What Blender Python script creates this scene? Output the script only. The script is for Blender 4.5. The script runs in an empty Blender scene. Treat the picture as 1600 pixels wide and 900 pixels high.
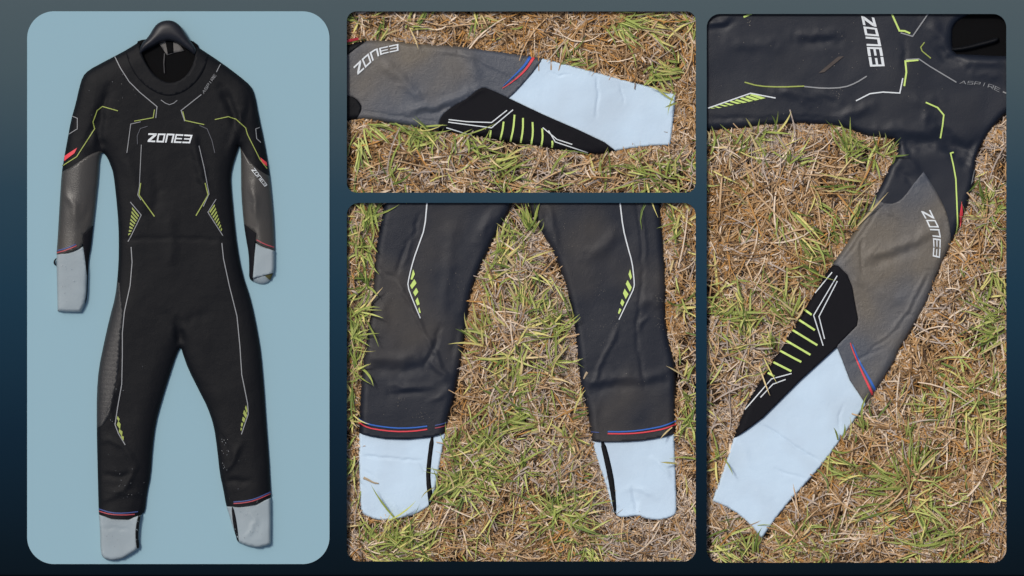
import bpy, math
import numpy as np
from mathutils import Vector
from mathutils.geometry import delaunay_2d_cdt

# ------------------------------------------------------------------ camera, sky, sun
scn = bpy.context.scene
PX = 0.002                      # metres per plan unit; the board is 1600 x 900 units
ZREF = 27
cam_d = bpy.data.cameras.new('camera')
cam = bpy.data.objects.new('camera', cam_d)
scn.collection.objects.link(cam)
cam.location = (0, 0, ZREF * PX + 16.0)
cam_d.sensor_width = 36; cam_d.lens = 180; cam_d.clip_end = 200; cam_d.clip_start = 0.5
scn.camera = cam
SUN_EL, SUN_AZ = 60, 135        # azimuth: direction the light comes from, degrees ccw from +X
w = bpy.data.worlds.new('World'); scn.world = w; w.use_nodes = True
nt = w.node_tree; nt.nodes.clear()
sky = nt.nodes.new('ShaderNodeTexSky'); sky.sky_type = 'NISHITA'; sky.sun_disc = False
sky.sun_elevation = math.radians(SUN_EL); sky.sun_rotation = math.radians(90 - SUN_AZ)
sky.air_density = 1.0; sky.dust_density = 4.0; sky.ozone_density = 1.0
bg = nt.nodes.new('ShaderNodeBackground'); bg.inputs['Strength'].default_value = 0.058
wo = nt.nodes.new('ShaderNodeOutputWorld')
nt.links.new(sky.outputs[0], bg.inputs[0]); nt.links.new(bg.outputs[0], wo.inputs[0])
sl = bpy.data.lights.new('sun', 'SUN'); sl.energy = 1.5; sl.angle = math.radians(11); sl.color = (1, .95, .88)
sun = bpy.data.objects.new('sun', sl); scn.collection.objects.link(sun)
el, az = math.radians(SUN_EL), math.radians(SUN_AZ)
sd = Vector((math.cos(el) * math.cos(az), math.cos(el) * math.sin(az), math.sin(el)))
sun.rotation_euler = sd.to_track_quat('Z', 'Y').to_euler(); sun.location = sd * 10
scn.view_settings.view_transform = 'Standard'; scn.view_settings.look = 'None'
scn.view_settings.exposure = 0.53; scn.view_settings.gamma = 1

# ------------------------------------------------------------------ materials
def s2l(c):
    return tuple(((v / 255) / 12.92 if v / 255 < .04045 else ((v / 255 + .055) / 1.055) ** 2.4) for v in c)

def mat(name, col, rough=.6, spec=.3, bump=None, mix=None, coat=0, bands=None):
    """col linear; bump = list of (scale, strength, distance); mix = (col2, scale, lo, hi)"""
    m = bpy.data.materials.new(name); m.use_nodes = True
    t = m.node_tree; b = t.nodes['Principled BSDF']
    b.inputs['Base Color'].default_value = (*col, 1); b.inputs['Roughness'].default_value = rough
    b.inputs['Specular IOR Level'].default_value = spec
    if coat: b.inputs['Coat Weight'].default_value = coat
    tc = t.nodes.new('ShaderNodeTexCoord')
    if mix:
        n = t.nodes.new('ShaderNodeTexNoise'); n.inputs['Scale'].default_value = mix[1]; n.inputs['Detail'].default_value = 2.5
        n.inputs['Roughness'].default_value = .6
        t.links.new(tc.outputs['Object'], n.inputs['Vector'])
        r = t.nodes.new('ShaderNodeMapRange'); r.inputs[1].default_value = mix[2]; r.inputs[2].default_value = mix[3]
        t.links.new(n.outputs['Fac'], r.inputs[0])
        x = t.nodes.new('ShaderNodeMix'); x.data_type = 'RGBA'
        x.inputs[6].default_value = (*col, 1); x.inputs[7].default_value = (*mix[0], 1)
        t.links.new(r.outputs[0], x.inputs[0]); t.links.new(x.outputs[2], b.inputs['Base Color'])
    prev = None
    for (sc, st, di) in (bump or []):
        n = t.nodes.new('ShaderNodeTexNoise'); n.inputs['Scale'].default_value = sc; n.inputs['Detail'].default_value = 3
        t.links.new(tc.outputs['Object'], n.inputs['Vector'])
        bp = t.nodes.new('ShaderNodeBump'); bp.inputs['Strength'].default_value = st; bp.inputs['Distance'].default_value = di
        t.links.new(n.outputs['Fac'], bp.inputs['Height'])
        if prev: t.links.new(prev.outputs[0], bp.inputs['Normal'])
        prev = bp
    if bands:
        wv = t.nodes.new('ShaderNodeTexWave'); wv.bands_direction = 'Y'; wv.inputs['Scale'].default_value = bands
        wv.inputs['Distortion'].default_value = 1.5
        t.links.new(tc.outputs['Object'], wv.inputs['Vector'])
        bp = t.nodes.new('ShaderNodeBump'); bp.inputs['Strength'].default_value = .3; bp.inputs['Distance'].default_value = .002
        t.links.new(wv.outputs['Fac'], bp.inputs['Height'])
        if prev: t.links.new(prev.outputs[0], bp.inputs['Normal'])
        prev = bp
    if prev: t.links.new(prev.outputs[0], b.inputs['Normal'])
    return m

GR = [(260, .22, .002), (30, .14, .01)]
M_blk = mat('black_neoprene', (.0036, .0042, .006), .6, .16, GR)
M_leg = mat('charcoal_neoprene', (.0098, .0128, .0218), .52, .3, [(300, .25, .002), (90, .08, .003), (22, .12, .01)], ((.056, .049, .042), 2.4, .50, .74))  # brown noise mix paints shin sheen, with some dusty wear, into the colour
M_tor = mat('blue_black_neoprene', (.0098, .0132, .0225), .47, .3, [(300, .2, .002), (90, .06, .003), (18, .08, .01)], ((.017, .019, .025), 3, .5, .75))
M_skin = mat('grey_smoothskin', (.068, .077, .096), .44, .4, [(380, .6, .002), (110, .2, .004), (40, .2, .008)], ((.125, .108, .085), 2.6, .44, .64))  # brown noise mix puts the forearm's reflected sheen into the base colour
M_skn1 = mat('dark_smoothskin', (.042, .041, .039), .36, .4, [(300, .3, .002)], ((.062, .055, .047), 3, .4, .65))
M_rib = mat('ribbed_smoothskin', (.024, .024, .025), .42, .4, [(300, .3, .002)], None, 0, 80)
M_jer = mat('black_stretch_jersey', (.0065, .0065, .009), .75, .15, [(600, .5, .001)])
M_cuff = mat('pale_blue_cuff', (.545, .69, .82), .6, .25, [(220, .2, .002), (60, .15, .004), (14, .2, .01)], ((.49, .605, .71), 5, .42, .72))
M_cuf1 = mat('dimmed_cuff', (.285, .345, .375), .5, .35, [(120, .15, .002), (14, .2, .01)], ((.25, .30, .325), 6, .4, .7))  # darker copy of the pale cuff, dimmer exposure put into its colour
M_white = mat('white_print', (.68, .72, .74), .5)
M_grey = mat('grey_print', (.26, .27, .28), .5)
M_lime = mat('lime_print', (.55, .72, .19), .5)
M_limd = mat('dull_lime_print', (.30, .36, .085), .5)
M_blue = mat('blue_print', (.03, .13, .48), .5)
M_red = mat('red_print', (.72, .06, .08), .5)
M_redd = mat('dull_red_print', (.4, .07, .09), .5)
M_blud = mat('dull_blue_print', (.06, .09, .26), .5)
M_faint = mat('faint_grey_print', (.09, .095, .11), .5)
M_brown = mat('patch_brown', (.055, .042, .036), .5, .4)
M_hang = mat('black_plastic', (.011, .012, .017), .45, .35)
M_in = mat('black_lining', (.004, .004, .0045), .9, .08, [(500, .4, .001)])
M_tag = mat('grey_satin_tag', (.11, .105, .10), .5, .3)
M_olive = mat('olive_lining', (.09, .085, .03), .8)
M_card = mat('pale_blue_card', s2l((143, 175, 187)), .9, 0.0)
M_soil = mat('dark_soil', (.022, .015, .010), .95, .05, [(60, .8, .01)], ((.012, .008, .006), 18, .4, .65))
M_spk = mat('pale_lint', (.24, .22, .19), .8)
M_drop = mat('clear_water', (.85, .88, .9), .05, .5); M_drop.node_tree.nodes['Principled BSDF'].inputs['Transmission Weight'].default_value = .75

def board_mat():
    m = bpy.data.materials.new('gradient_board'); m.use_nodes = True
    t = m.node_tree; b = t.nodes['Principled BSDF']; b.inputs['Roughness'].default_value = .95
    b.inputs['Specular IOR Level'].default_value = 0
    tc = t.nodes.new('ShaderNodeTexCoord'); sp = t.nodes.new('ShaderNodeSeparateXYZ')
    t.links.new(tc.outputs['Object'], sp.inputs[0])
    mr = t.nodes.new('ShaderNodeMapRange'); mr.inputs[1].default_value = 450 * PX; mr.inputs[2].default_value = -450 * PX
    t.links.new(sp.outputs['Y'], mr.inputs[0])
    cr = t.nodes.new('ShaderNodeValToRGB'); e = cr.color_ramp.elements
    st = [(0, (77, 91, 96)), (.12, (70, 86, 92)), (.33, (43, 66, 80)), (.5, (30, 56, 73)), (.75, (19, 38, 53)), (.95, (14, 26, 35)), (.996, (13, 23, 31)), (.999, (3, 4, 6))]
    while len(e) < len(st): e.new(1)
    for k, (p, c) in enumerate(st):
        e[k].position = p; e[k].color = (*s2l(c), 1)
    t.links.new(mr.outputs[0], cr.inputs[0]); t.links.new(cr.outputs[0], b.inputs['Base Color'])
    return m
M_board = board_mat()

# ------------------------------------------------------------------ helpers
col = scn.collection
rng = np.random.default_rng(7)
def tag(o, label=None, cat=None, group=None, kind=None):
    if label: o['label'] = label
    if cat: o['category'] = cat
    if group: o['group'] = group
    if kind: o['kind'] = kind
    return o

def empty(name, px, py, z):
    o = bpy.data.objects.new(name, None); col.objects.link(o)
    o.location = ((px - 800) * PX, (450 - py) * PX, z * PX); o.empty_display_size = .05
    bpy.context.view_layer.update()
    return o

def to_w(p):                       # plan units -> metres
    p = np.asarray(p, float)
    return np.stack([(p[:, 0] - 800) * PX, (450 - p[:, 1]) * PX, p[:, 2] * PX], 1)

def mesh(name, co, faces, m, parent=None, smooth=True, mi=None):
    """co in plan units (x, y, z)"""
    wv = to_w(co)
    org = np.zeros(3)
    if parent is not None: org = np.array(parent.matrix_world.translation) if parent.parent is None else np.array(parent.get('org', (0, 0, 0)))
    me = bpy.data.meshes.new(name)
    me.from_pydata((wv - org).tolist() if len(wv) < 30000 else (wv - org), [], faces)
    for mm in (m if isinstance(m, (list, tuple)) else [m]): me.materials.append(mm)
    if smooth: me.polygons.foreach_set('use_smooth', np.ones(len(me.polygons), bool))
    if mi is not None: me.polygons.foreach_set('material_index', np.asarray(mi, np.int32))
    me.update()
    o = bpy.data.objects.new(name, me); col.objects.link(o)
    if parent is not None:
        o.parent = parent; o['org'] = list(org)
    return o

def vnoise(x, y, s, seed=0):
    r = np.random.default_rng(seed); g = r.random((64, 64))
    u, v = x / s + 1000, y / s + 1000
    i, j = np.floor(u).astype(int), np.floor(v).astype(int); fu, fv = u - i, v - j
    fu, fv = fu * fu * (3 - 2 * fu), fv * fv * (3 - 2 * fv)
    a = g[i % 64, j % 64]; b = g[(i + 1) % 64, j % 64]; c = g[i % 64, (j + 1) % 64]; d = g[(i + 1) % 64, (j + 1) % 64]
    return (a * (1 - fu) + b * fu) * (1 - fv) + (c * (1 - fu) + d * fu) * fv - .5

def segdist(P, poly, closed=True):
    poly = np.asarray(poly, float); A = poly if closed else poly[:-1]
    B = np.roll(poly, -1, 0) if closed else poly[1:]
    best = np.full(len(P), 1e9)
    for a, b in zip(A, B):
        d = b - a; l2 = d @ d
        if l2 < 1e-9: continue
        t = np.clip(((P - a) @ d) / l2, 0, 1)
        q = P - (a + t[:, None] * d)
        best = np.minimum(best, q[:, 0] ** 2 + q[:, 1] ** 2)
    return np.sqrt(best)

def inside(P, poly):
    poly = np.asarray(poly, float); r = np.zeros(len(P), bool)
    x, y = P[:, 0], P[:, 1]; a = poly; b = np.roll(poly, -1, 0)
    for (x1, y1), (x2, y2) in zip(a, b):
        if y1 == y2: continue
        c = ((y1 > y) != (y2 > y)) & (x < (x2 - x1) * (y - y1) / (y2 - y1) + x1)
        r ^= c
    return r

def chaikin(p, n=1, closed=True):
    p = np.asarray(p, float)
    for _ in range(n):
        if closed:
            q = np.roll(p, -1, 0)
            p = np.stack([.75 * p + .25 * q, .25 * p + .75 * q], 1).reshape(-1, 2)
        else:
            q = p[1:]; a = p[:-1]
            m = np.stack([.75 * a + .25 * q, .25 * a + .75 * q], 1).reshape(-1, 2)
            p = np.concatenate([p[:1], m[1:-1], p[-1:]])
    return p

def resample(p, step, closed=True):
    p = np.asarray(p, float); out = []
    n = len(p) if closed else len(p) - 1
    for i in range(n):
        a, b = p[i], p[(i + 1) % len(p)]
        k = max(1, int(round(np.linalg.norm(b - a) / step)))
        for j in range(k): out.append(a + (b - a) * j / k)
    if not closed: out.append(p[-1])
    return np.array(out)

def cliprect(p, x0, y0, x1, y1):
    p = [tuple(q) for q in p]
    for ax, v, s in ((0, x0, 1), (0, x1, -1), (1, y0, 1), (1, y1, -1)):
        out = []
        for i in range(len(p)):
            a, b = p[i], p[(i + 1) % len(p)]
            ia, ib = (a[ax] - v) * s >= 0, (b[ax] - v) * s >= 0
            if ia: out.append(a)
            if ia != ib:
                t = (v - a[ax]) / (b[ax] - a[ax]); q = [a[0] + t * (b[0] - a[0]), a[1] + t * (b[1] - a[1])]
                q[ax] = v; out.append(tuple(q))
        p = out
    return np.array(p)

class Piece:
    """a laid-out garment: height over the plan from the distance to its outlines, plus folds"""
    def __init__(s, loops, z0, zbase, T, R, folds=(), noise=1.0, seed=1):
        s.loops = [np.asarray(l, float) for l in loops]; s.z0, s.zb, s.T, s.R = z0, zbase, T, R
        s.folds = folds; s.noise = noise; s.seed = seed
    def d(s, P):
        r = np.full(len(P), 1e9)
        for l in s.loops: r = np.minimum(r, segdist(P, l))
        return r
    def H(s, P, prof=None):
        P = np.asarray(P, float); d = s.d(P)
        R, T = prof or (s.R, s.T)
        q = np.clip(d / R, 0, 1)
        z = s.z0 + T * np.sqrt(1 - (1 - q) ** 2)
        k = np.clip(d / 12, 0, 1)
        z += k * s.noise * (5 * vnoise(P[:, 0], P[:, 1], 70, s.seed) + 1.6 * vnoise(P[:, 0], P[:, 1], 28, s.seed + 1) + .3 * vnoise(P[:, 0], P[:, 1], 11, s.seed + 2))
        for (pl, amp, wd) in s.folds:
            pl = np.asarray(pl, float); lo, hi = pl.min(0) - 4 * wd, pl.max(0) + 4 * wd
            mk = np.all((P > lo) & (P < hi), 1)
            if not mk.any(): continue
            Q = P[mk]
            wob = Q + np.stack([vnoise(Q[:, 0], Q[:, 1], 9, 31), vnoise(Q[:, 0], Q[:, 1], 9, 32)], 1) * min(4, 1.6 * wd)
            fd = segdist(wob, pl, False)
            e = np.minimum(np.linalg.norm(Q - pl[0], axis=1), np.linalg.norm(Q - pl[-1], axis=1))
            z[mk] += k[mk] * amp * np.exp(-(fd / wd) ** 2) * np.clip(.25 + e / 20, 0, 1)
        return z

def panel(name, piece, inc, exc, m, parent, zoff=0., step=4., flat=None, rect=None, skirt=1.5, prof=None):
    loops = [np.asarray(l, float) for l in inc + exc]
    if rect is not None:
        loops[0] = cliprect(loops[0], *rect)
    ni = len(inc)
    lo = loops[0].min(0); hi = loops[0].max(0)
    for l in loops[1:ni]: lo = np.maximum(lo, l.min(0)); hi = np.minimum(hi, l.max(0))
    pts, edges = [], []
    for l in loops:
        rs = resample(l, step)
        b = len(pts)
        pts += rs.tolist(); edges += [(b + i, b + (i + 1) % len(rs)) for i in range(len(rs))]
    gx, gy = np.meshgrid(np.arange(lo[0], hi[0], step), np.arange(lo[1], hi[1], step * .87))
    gx[1::2] += step / 2
    G = np.stack([gx.ravel(), gy.ravel()], 1)
    ok = np.ones(len(G), bool)
    for k, l in enumerate(loops): ok &= inside(G, l) == (k < ni)
    G = G[ok]
    dm = np.full(len(G), 1e9)
    for l in loops: dm = np.minimum(dm, segdist(G, l))
    G = G[dm > step * .45]
    allp = pts + G.tolist()
    vs, es, fs, *_ = delaunay_2d_cdt([Vector(p) for p in allp], edges, [], 0, 1e-4)
    V = np.array([(v.x, v.y) for v in vs])
    F = np.array([f for f in fs if len(f) == 3], int)
    C = V[F].mean(1)
    ok = np.ones(len(F), bool)
    for k, l in enumerate(loops): ok &= inside(C, l) == (k < ni)
    F = F[ok]
    a, b, c = V[F[:, 0]], V[F[:, 1]], V[F[:, 2]]
    ar = (b[:, 0] - a[:, 0]) * (c[:, 1] - a[:, 1]) - (b[:, 1] - a[:, 1]) * (c[:, 0] - a[:, 0])
    F[ar > 0] = F[ar > 0][:, ::-1]          # y runs down in plan units
    F = F[np.abs(ar) > 1e-6]
    lab = np.arange(len(V))
    for _ in range(400):
        mn = lab[F].min(1); old = lab.copy()
        for c_ in range(3): np.minimum.at(lab, F[:, c_], mn)
        lab = lab[lab]
        if (lab == old).all(): break
    fl = lab[F[:, 0]]; u_, n_ = np.unique(fl, return_counts=True); F = F[fl == u_[n_.argmax()]]
    used = np.unique(F); re = -np.ones(len(V), int); re[used] = np.arange(len(used)); V = V[used]; F = re[F]
    z = (piece.H(V, prof) if flat is None else np.full(len(V), float(flat))) + zoff
    E = np.concatenate([F[:, [0, 1]], F[:, [1, 2]], F[:, [2, 0]]])
    key = set(map(tuple, E.tolist()))
    bd = [(i, j) for (i, j) in key if (j, i) not in key]
    bv = sorted({i for e in bd for i in e}); idx = {v: len(V) + k for k, v in enumerate(bv)}
    low = V[bv]
    if flat is None:
        dl = piece.d(low); zl = np.where(dl < 1.2, piece.zb, z[bv] - skirt)
    else: zl = z[bv] - skirt
    co = np.concatenate([np.column_stack([V, z]), np.column_stack([low, zl])])
    if skirt == 0:                           # parts that meet flush carry a wall only along the garment's own outline
        out = {v for v, q in zip(bv, dl) if q < 1.2}; bd = [e for e in bd if e[0] in out and e[1] in out]
    faces = F.tolist() + [(j, i, idx[i], idx[j]) for (i, j) in bd]
    return mesh(name, co, faces, m, parent)

def rib2d(pl, wd, closed=False, sub=3.0, taper=(1, 1)):
    """flat ribbon along a polyline with mitred corners: verts (n,2), quads"""
    pl = resample(pl, sub, closed); n = len(pl)
    if closed: t0 = pl - np.roll(pl, 1, 0); t1 = np.roll(pl, -1, 0) - pl
    else:
        t1 = np.vstack([pl[1:] - pl[:-1], pl[-1:] - pl[-2:-1]]); t0 = np.vstack([t1[:1], pl[1:] - pl[:-1]])
    t0 /= np.maximum(np.linalg.norm(t0, axis=1, keepdims=True), 1e-9); t1 /= np.maximum(np.linalg.norm(t1, axis=1, keepdims=True), 1e-9)
    n0 = np.stack([-t0[:, 1], t0[:, 0]], 1); n1 = np.stack([-t1[:, 1], t1[:, 0]], 1)
    nn = n0 + n1; nn /= np.maximum(np.linalg.norm(nn, axis=1, keepdims=True), 1e-9)
    s = 1 / np.maximum((nn * n0).sum(1), .35)
    u = np.linspace(0, 1, n)
    wv = wd / 2 * (taper[0] + (taper[1] - taper[0]) * u) * s
    L, R = pl + nn * wv[:, None], pl - nn * wv[:, None]
    V = np.concatenate([L, R]); Q = [(i, (i + 1) % n, n + (i + 1) % n, n + i) for i in range(n if closed else n - 1)]
    return V, Q

def fix_up(co, faces):
    out = []
    for f in faces:
        p = [co[i] for i in f]; ar = 0
        for i in range(len(p)):
            a, b = p[i], p[(i + 1) % len(p)]; ar += a[0] * b[1] - a[1] * b[0]
        out.append(tuple(f) if ar < 0 else tuple(f)[::-1])
    return out

def print_on(name, piece, shapes, m, parent, lift=1.6):
    """shapes: list of (verts2d, faces) laid on the garment as one print"""
    V, F = [], []
    for v, f in shapes:
        b = sum(len(x) for x in V); V.append(np.asarray(v, float)); F += [tuple(i + b for i in q) for q in f]
    V = np.concatenate(V); F = fix_up(V, F)
    return mesh(name, np.column_stack([V, piece.H(V) + lift]), F, m, parent, smooth=False)

def line(name, piece, pl, wd, m, parent, smooth=0, taper=(1, 1), lift=1.6):
    if smooth: pl = chaikin(pl, smooth, False)
    return print_on(name, piece, [rib2d(pl, wd, taper=taper)], m, parent, lift)

def quad_grid(q, n=4):
    a, b, c, d = [np.asarray(x, float) for x in q]; V = []
    for i in range(n + 1):
        for j in range(3):
            s, t = i / n, j / 2
            V.append((a * (1 - s) + b * s) * (1 - t) + (d * (1 - s) + c * s) * t)
    return np.array(V), [(i * 3 + j, (i + 1) * 3 + j, (i + 1) * 3 + j + 1, i * 3 + j + 1) for i in range(n) for j in range(2)]

LET = {'Z': [([(.0, .91), (.97, .91)], .19), ([(.86, .86), (.14, .14)], .27), ([(.03, .09), (.93, .09)], .18)],
       'O': [([(.13, .09), (.83, .09), (.88, .91), (.17, .91)], .18, 1)],
       'N': [([(.12, 0), (.16, .91), (.88, .91), (.84, 0)], .19)],
       'E': [([(.96, .91), (.16, .91), (.12, .09), (.94, .09)], .18), ([(.2, .5), (.9, .5)], .15)],
       '3': [([(.03, .91), (.9, .91), (.86, .09), (.0, .09)], .18), ([(.12, .5), (.82, .5)], .15)],
       'A': [([(0, 0), (.45, .95), (.9, 0)], .1), ([(.2, .33), (.72, .33)], .08)],
       'S': [([(.85, .95), (.1, .95), (.1, .5), (.85, .5), (.85, .05), (.05, .05)], .1)],
       'P': [([(.1, 0), (.1, .95), (.85, .95), (.85, .42), (.14, .42)], .1)],
       'I': [([(.45, 0), (.45, 1)], .1)],
       'R': [([(.1, 0), (.1, .95), (.85, .95), (.85, .42), (.14, .42)], .1), ([(.45, .42), (.9, 0)], .1)],
       'e': [([(.9, .95), (.1, .95), (.1, .05), (.9, .05)], .1), ([(.1, .5), (.8, .5)], .1)]}

def curve_at(pl, t):
    pl = np.asarray(pl, float); L = np.concatenate([[0], np.cumsum(np.linalg.norm(np.diff(pl, axis=0), axis=1))]); L /= L[-1]
    return np.stack([np.interp(t, L, pl[:, 0]), np.interp(t, L, pl[:, 1])], 1)

def lettering(name, piece, text, base, top, m, parent, bold=1.0, lift=1.7):
    sh = []; n = len(text)
    for k, ch in enumerate(text):
        for st in LET[ch]:
            V, Q = rib2d(np.array(st[0]), st[1] * bold, len(st) > 2, .16)
            t = (k + V[:, 0] * .97) / n
            B, T = curve_at(base, t), curve_at(top, t)
            sh.append((B + (T - B) * V[:, 1:2], Q))
    return print_on(name, piece, sh, m, parent, lift)

def rrect(x0, y0, x1, y1, r, n=14):
    out = []
    for cx, cy, a0 in ((x1 - r, y0 + r, -90), (x1 - r, y1 - r, 0), (x0 + r, y1 - r, 90), (x0 + r, y0 + r, 180)):
        for i in range(n + 1):
            a = math.radians(a0 + 90 * i / n); out.append((cx + r * math.cos(a), cy + r * math.sin(a)))
    return np.array(out)

# ------------------------------------------------------------------ ground, board, card
g = 6000
gs = mesh('ground', [(-g, -g, 0), (g + 1600, -g, 0), (g + 1600, g + 900, 0), (-g, g + 900, 0)], [(3, 2, 1, 0)], M_soil)
tag(gs, kind='structure')
WIN2 = (542, 18, 1087, 301); WIN3 = (542, 317, 1087, 877); WIN4 = (1104, 22, 1572, 879)
BT, BB = 31.5, 30
def slab(name, outer, holes, zt, zb, m, outer_zb=None, parent=None):
    loops = [np.asarray(outer, float)] + [np.asarray(h, float) for h in holes]
    pts, ed, ring = [], [], []
    for l in loops:
        b = len(pts); pts += l.tolist(); ring.append((b, len(l))); ed += [(b + i, b + (i + 1) % len(l)) for i in range(len(l))]
    vs, es, fs, *_ = delaunay_2d_cdt([Vector(p) for p in pts], ed, [], 0, 1e-5)
    V = np.array([(v.x, v.y) for v in vs]); F = np.array(fs, int); C = V[F].mean(1)
    ok = inside(C, loops[0])
    for h in loops[1:]: ok &= ~inside(C, h)
    F = F[ok].tolist(); n = len(V)
    key = {(f[i], f[(i + 1) % 3]) for f in F for i in range(3)}
    bd = [(i, j) for (i, j) in key if (j, i) not in key]
    F = fix_up(V, F)
    key = {(f[i], f[(i + 1) % 3]) for f in F for i in range(3)}
    bd = [(i, j) for (i, j) in key if (j, i) not in key]
    co = np.concatenate([np.column_stack([V, np.full(n, zt)]), np.column_stack([V, np.full(n, zb)])])
    faces = list(F) + [tuple(i + n for i in f)[::-1] for f in F] + [(j, i, i + n, j + n) for i, j in bd]
    return mesh(name, co, faces, m, parent, smooth=False)
brd = slab('display_board', [(-30, -30), (1630, -30), (1630, 930), (-30, 930)],
           [rrect(*WIN2, 15), rrect(*WIN3, 19), rrect(*WIN4, 21)], BT, BB, M_board)
tag(brd, 'dark teal display board with three rounded windows, fading to black at its foot', 'board')
for (x, y) in ((-24, -24), (1624, -24), (1624, 924), (-24, 924)):
    mesh('foot', [(x + a, y + b, z) for z in (BB - .5, 0) for a, b in ((-5, -5), (5, -5), (5, 5), (-5, 5))],
         [(0, 1, 2, 3)[::-1], (4, 5, 6, 7), (0, 4, 5, 1), (1, 5, 6, 2), (2, 6, 7, 3), (3, 7, 4, 0)], M_board, brd, False)
card = slab('backing_card', rrect(43, 18, 515, 881, 42, 24), [], BT + 1.6, BT + .2, M_card)
tag(card, 'pale blue rounded card behind the whole hanging wetsuit', 'card')

# ------------------------------------------------------------------ wetsuit on the blue card
Z1 = BT + 2.2
S1 = [(218, 66), (204, 75), (190, 83), (165, 96), (139, 110), (130, 120), (125, 136), (119, 163), (112, 187), (106, 220), (101, 247), (97, 272), (94, 320), (91, 374), (89, 398),
      (90, 440), (91, 486), (91, 486), (110, 488), (128, 488), (128, 488), (133, 477), (137, 464), (138, 428), (139.5, 403), (143, 386), (146.5, 353), (151, 311), (154.5, 278), (156, 250), (160, 236),
      (169, 247), (175, 262), (178, 272), (182, 305), (186, 350), (186.5, 395), (185, 428), (181, 464), (172, 497), (163, 537), (155, 576), (152, 615), (152, 672), (153, 720), (154, 760), (155, 800),
      (157, 825), (158, 864), (163, 872), (172, 875), (190, 874), (204, 866), (217.5, 857), (217.5, 857), (217.5, 838), (219, 818), (222, 802), (227, 800), (230.5, 768), (236, 743), (239, 699), (244, 660), (253, 627), (266, 585), (277, 552), (283, 541),
      (287, 555), (295, 577), (311, 609), (325, 636), (335, 666), (340, 702), (344, 740), (349, 762), (354, 790), (359, 805), (364, 822), (372, 846), (372, 846), (385, 852), (404, 856), (422, 851), (424, 849), (424, 849), (424.5, 810), (424, 775), (422, 740), (421, 720), (416, 654), (413, 606), (408, 550), (403, 520), (397, 489),
      (391, 464), (379, 428), (371, 386), (366, 341), (362, 296), (361, 275), (365, 256), (370, 241), (375, 225), (377, 240), (377, 269), (377.5, 305), (381, 347), (385, 374), (389, 395), (390, 420), (389.5, 435), (397, 441), (410, 445), (421, 442), (425, 433), (429.5, 425), (430, 392), (428.5, 347), (424.5, 299), (420.5, 263),
      (413, 220), (404.5, 181), (398.5, 148), (392, 134), (373, 118), (346, 98), (322, 82), (305, 71)]
S1 = chaikin(S1, 1)
# neck opening cut out of the outline (collar edge)
NECK = chaikin([(214, 40), (220, 70), (222, 83), (229, 100), (241, 117), (256, 128), (270, 131), (288, 124), (301, 107), (307, 86), (308, 70), (312, 40)], 1)
F1 = [([(160, 238), (156, 205), (160, 172), (172, 140)], -4, 6), ([(375, 226), (370, 195), (362, 165), (348, 140)], -4, 6),
      ([(379, 175), (372, 205), (362, 240)], 4, 6), ([(200, 245), (215, 300), (230, 340)], 1.5, 8),
      ([(283, 543), (282, 520), (280, 505)], -6, 6), ([(280, 508), (262, 492), (240, 488)], -.7, 6), ([(286, 508), (305, 494), (330, 490)], -.7, 6),
      ([(300, 205), (312, 260), (322, 300)], 3, 7), ([(187, 374), (240, 372), (310, 374), (366, 376)], -1.0, 2.5),
      ([(188, 590), (180, 620), (172, 665)], 2.2, 3.5), ([(152, 690), (172, 686), (198, 700), (213, 728)], 1.6, 4), ([(213, 728), (205, 748), (195, 765), (170, 768)], 2.5, 4),
      ([(160, 742), (190, 745), (214, 738)], -2, 4), ([(345, 742), (362, 725), (378, 690)], 2.5, 4), ([(349, 756), (365, 750), (395, 752)], -2.2, 5), ([(335, 668), (352, 690), (360, 715)], -1.2, 4),
      ([(155, 785), (185, 772), (228, 770)], 1.5, 4), ([(159, 826), (180, 824), (205, 828)], -1, 2), ([(391, 800), (400, 815), (385, 840)], 1.4, 3),
      ([(395, 290), (400, 320), (398, 345)], 2, 4), ([(100, 300), (118, 322), (120, 350)], 1.6, 5), ([(150, 300), (140, 330), (130, 345)], -1.6, 4),
      ([(150, 175), (149, 200), (135, 225)], -2, 4), ([(389, 140), (392, 165), (384, 190)], -1.6, 4), ([(240, 260), (250, 300), (240, 345)], -1.2, 6), ([(265, 330), (270, 370), (268, 420)], 1.4, 9)]
W1 = Piece([S1], Z1 + 3.5, Z1, 12, 32, F1, .42, 3)
suit = empty('wetsuit', 270, 540, Z1)
tag(suit, 'full black wetsuit with cuffs darkened to grey spread on the pale blue card, hanger in its neck', 'wetsuit', 'wetsuits shown in the four windows')
big = lambda *p: np.array(p, float)
SLV_L = big((60, 90), (152, 90), (152, 135), (147, 165), (150, 200), (160.5, 237), (164, 260), (158, 500), (60, 500))
SLV_R = big((373, 100), (440, 100), (450, 447), (388, 447), (383, 415), (378, 380), (374, 347), (370.5, 300), (370, 250), (375, 224.5), (380, 195), (373, 160))
FOR_L = chaikin(big((160.5, 235), (141, 242.5), (124, 254), (107, 265), (90, 272), (80, 280), (80, 403), (89, 399), (112, 394), (131.5, 385.5), (131.5, 366.5), (147, 352.5), (160, 350), (165, 245)), 1)
CUF_L = big((80, 401), (89, 398.2), (112, 394.5), (131.5, 385.5), (135, 410), (137, 432), (136, 460), (133, 477), (133, 500), (80, 500))
FOR_R = chaikin(big((374, 229), (379, 235), (386, 246), (400, 262), (419, 275), (440, 280), (440, 396), (429, 392), (415, 387), (400, 380), (401.5, 365), (382, 350), (374, 347)), 1)
CUF_R = big((400, 380), (415, 387), (429, 391.8), (440, 396), (440, 426), (427, 426.5), (411, 431), (396, 434.5), (398, 410))
HEM_R = big((396, 434.5), (411, 431), (427, 426.5), (440, 426), (440, 450), (397, 450), (395, 440))
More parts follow.
